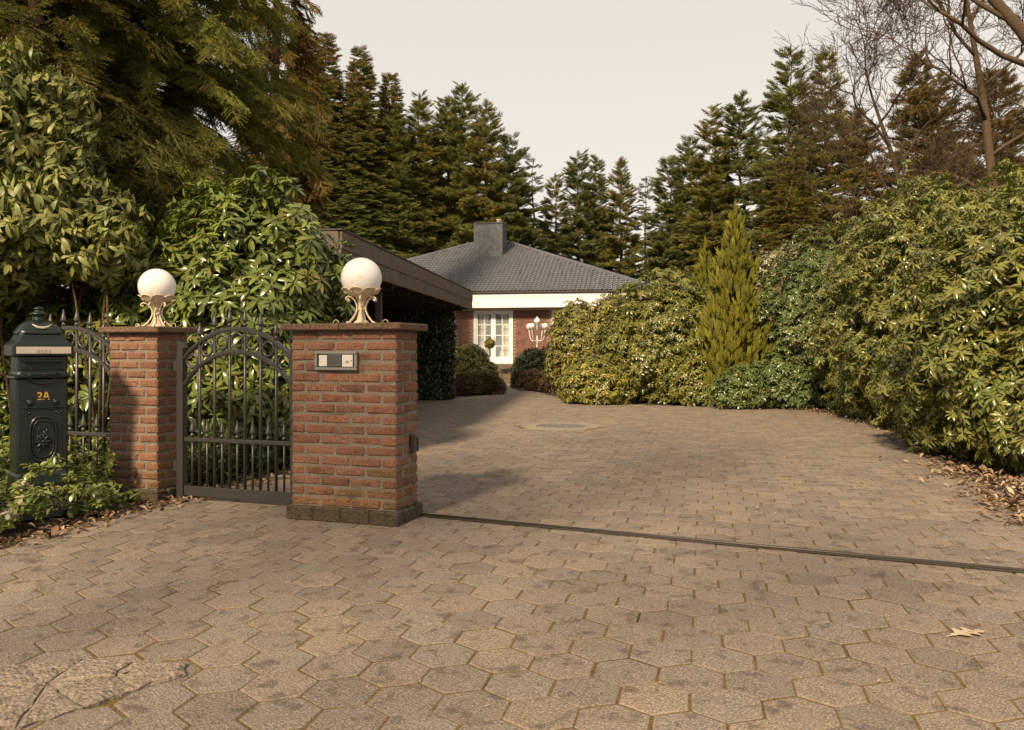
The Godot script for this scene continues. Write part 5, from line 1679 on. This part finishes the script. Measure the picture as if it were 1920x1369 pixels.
func ground_cover() -> void:
	var at := P(-3.5, 0, 6.0)
	var o := thing("ground_cover", "low bright green ground cover plants round the post box", "ground cover", at)
	o.set_meta("kind", "stuff")
	var r := rand_of(91)
	var bed := PackedVector2Array([Vector2(-5.6, 3.9), Vector2(-3.72, 4.5), Vector2(-3.32, 5.2), Vector2(-3.16, 5.8), Vector2(-2.92, 6.32), Vector2(-3.3, 6.55), Vector2(-3.5, 7.3), Vector2(-6.0, 8.2)])
	var spots := []
	var i := 0
	while i < 3600:
		var q := Vector2(r.randf_range(-6.0, -2.9), r.randf_range(3.9, 8.2))
		if not Geometry2D.is_point_in_polygon(q, bed):
			continue
		i += 1
		if Vector2(q.x + 3.62, q.y - 6.12).length() < 0.24:
			continue
		var crowd := clampf(0.5 + 0.9 * noise3.get_noise_2d(q.x * 2.2, q.y * 2.2), 0.0, 1.0)
		var edge := clampf((-2.85 - q.x) * 3.0, 0.35, 1.0)
		var high := (0.08 + 0.46 * crowd * edge) * r.randf_range(0.4, 1.0)
		var axis := (Vector3.UP + Vector3(r.randfn(0, 0.3), 0, r.randfn(0.1, 0.3))).normalized()
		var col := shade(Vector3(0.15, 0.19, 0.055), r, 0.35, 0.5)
		if r.randf() < 0.07:
			col = shade(Vector3(0.42, 0.36, 0.24), r, 0.2)
		spots.append([Transform3D(axis_basis(axis, r) * Basis.from_scale(Vector3.ONE * r.randf_range(0.55, 0.95)), Vector3(q.x, high, -q.y) - at), col])
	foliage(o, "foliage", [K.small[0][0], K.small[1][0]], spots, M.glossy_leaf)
	# a second drift seen through the gate
	var b := thing("ground_cover", "low green undergrowth seen through the bars of the gate", "ground cover", P(-3.0, 0, 8.0))
	b.set_meta("kind", "stuff")
	spots = []
	for k in 900:
		var q := Vector2(r.randf_range(-4.2, -2.3), r.randf_range(7.3, 8.6))
		if q.x > -2.85 + (q.y - 7.0) * 0.4:
			continue
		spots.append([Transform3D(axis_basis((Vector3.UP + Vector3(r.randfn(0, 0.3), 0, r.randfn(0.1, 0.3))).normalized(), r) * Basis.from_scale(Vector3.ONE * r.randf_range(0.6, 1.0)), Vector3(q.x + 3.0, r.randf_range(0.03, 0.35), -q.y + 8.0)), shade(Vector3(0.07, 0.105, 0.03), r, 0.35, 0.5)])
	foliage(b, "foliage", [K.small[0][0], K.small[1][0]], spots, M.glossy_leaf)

# ==================================================================== fallen leaves
func build_litter() -> void:
	var r := rand_of(131)
	var kinds := []
	for k in 3:
		var st := begin(true)
		leaf_into(st, Transform3D.IDENTITY, 1.0, [0.36, 0.5, 0.28][k], [0.1, -0.25, 0.35][k], [0.5, 0.25, 0.8][k], [0.12, 0.05, 0.2][k])
		kinds.append(done(st))
	litter("leaf_litter", "brown fallen leaves along the foot of the rhododendron bank", [Vector2(3.95, 5.6), Vector2(4.15, 6.5), Vector2(4.6, 7.7), Vector2(4.95, 8.8), Vector2(5.5, 10.6), Vector2(6.1, 12.4), Vector2(6.45, 14.6), Vector2(6.2, 16.9), Vector2(4.8, 17.6)], 0.26, 2600, kinds, r)
	litter("leaf_litter", "dry fallen leaves along the edge of the post box bed", [Vector2(-3.8, 4.3), Vector2(-3.32, 5.05), Vector2(-3.18, 5.75), Vector2(-3.0, 6.35), Vector2(-2.75, 6.85), Vector2(-2.5, 7.6), Vector2(-2.2, 8.4)], 0.10, 520, kinds, r)
	# specks of leaf and straw on the paving
	var o := thing("leaf_specks", "small dry leaf specks scattered over the pavers", "leaf specks")
	o.set_meta("kind", "stuff")
	var spots := []
	for i in 900:
		var d := r.randf_range(2.4, 12.0)
		var q := Vector2(r.randf_range(-0.62, 0.62) * d, d)
		if Geometry2D.is_point_in_polygon(q, drive_poly):
			spots.append(fallen(q, r.randf_range(0.008, 0.022), r))
	foliage(o, "specks", kinds, spots, M.dead_leaf)
	# the single big lobed leaf on the drive
	var big := thing("fallen_oak_leaf", "single pale lobed leaf lying on the pavers", "leaf", P(2.02, 0.006, 3.54), 0.35)
	var st := begin(true)
	var n := 24
	var mids := []
	for i in n + 1:
		var t := float(i) / n
		var w := 0.052 * sin(PI * pow(t, 0.8)) * (0.72 + 0.38 * cos(t * TAU * 3.5))
		var y := 0.003 * sin(t * 5.0) + 0.003
		mids.append([Vector3(-0.1 + 0.2 * t, y + 0.006 * w / 0.05, -w), Vector3(-0.1 + 0.2 * t, y, 0), Vector3(-0.1 + 0.2 * t, y + 0.004 * w / 0.05, w)])
	for i in n:
		quad(st, mids[i][0], mids[i + 1][0], mids[i + 1][1], mids[i][1])
		quad(st, mids[i][1], mids[i + 1][1], mids[i + 1][2], mids[i][2])
	var lm := flat(0.50, 0.37, 0.25, 0.7)
	part(big, "blade", done(st), lm)
	st = begin(true)
	rod(st, Vector3(-0.135, 0.004, 0.004), Vector3(0.09, 0.012, 0), 0.0022, 0.001, 5)
	part(big, "stalk", done(st), lm)

func fallen(q: Vector2, size: float, r: RandomNumberGenerator, lift := 0.0) -> Array:
	var b := Basis.from_euler(Vector3(r.randfn(0, 0.25), r.randf() * TAU, r.randfn(0, 0.3)))
	var tones := [Vector3(0.26, 0.17, 0.095), Vector3(0.18, 0.105, 0.06), Vector3(0.38, 0.28, 0.18), Vector3(0.10, 0.065, 0.042), Vector3(0.29, 0.185, 0.11)]
	return [Transform3D(b * Basis.from_scale(Vector3.ONE * size), Vector3(q.x, 0.006 + lift, -q.y)), shade(tones[r.randi() % 5], r, 0.25)]

func litter(called: String, label: String, line: Array, wide: float, count: int, kinds: Array, r: RandomNumberGenerator) -> void:
	var o := thing(called, label, "fallen leaves")
	o.set_meta("kind", "stuff")
	var spots := []
	for i in count:
		var s := pow(r.randf(), 1.35) * (line.size() - 1)
		var k := mini(int(s), line.size() - 2)
		var q: Vector2 = line[k].lerp(line[k + 1], s - k)
		var side: Vector2 = (line[k + 1] - line[k]).normalized()
		q += Vector2(side.y, -side.x) * r.randfn(0.06, wide)
		spots.append(fallen(q, r.randf_range(0.04, 0.095), r, r.randf_range(0.0, 0.02)))
	foliage(o, "leaves", kinds, spots, M.dead_leaf)
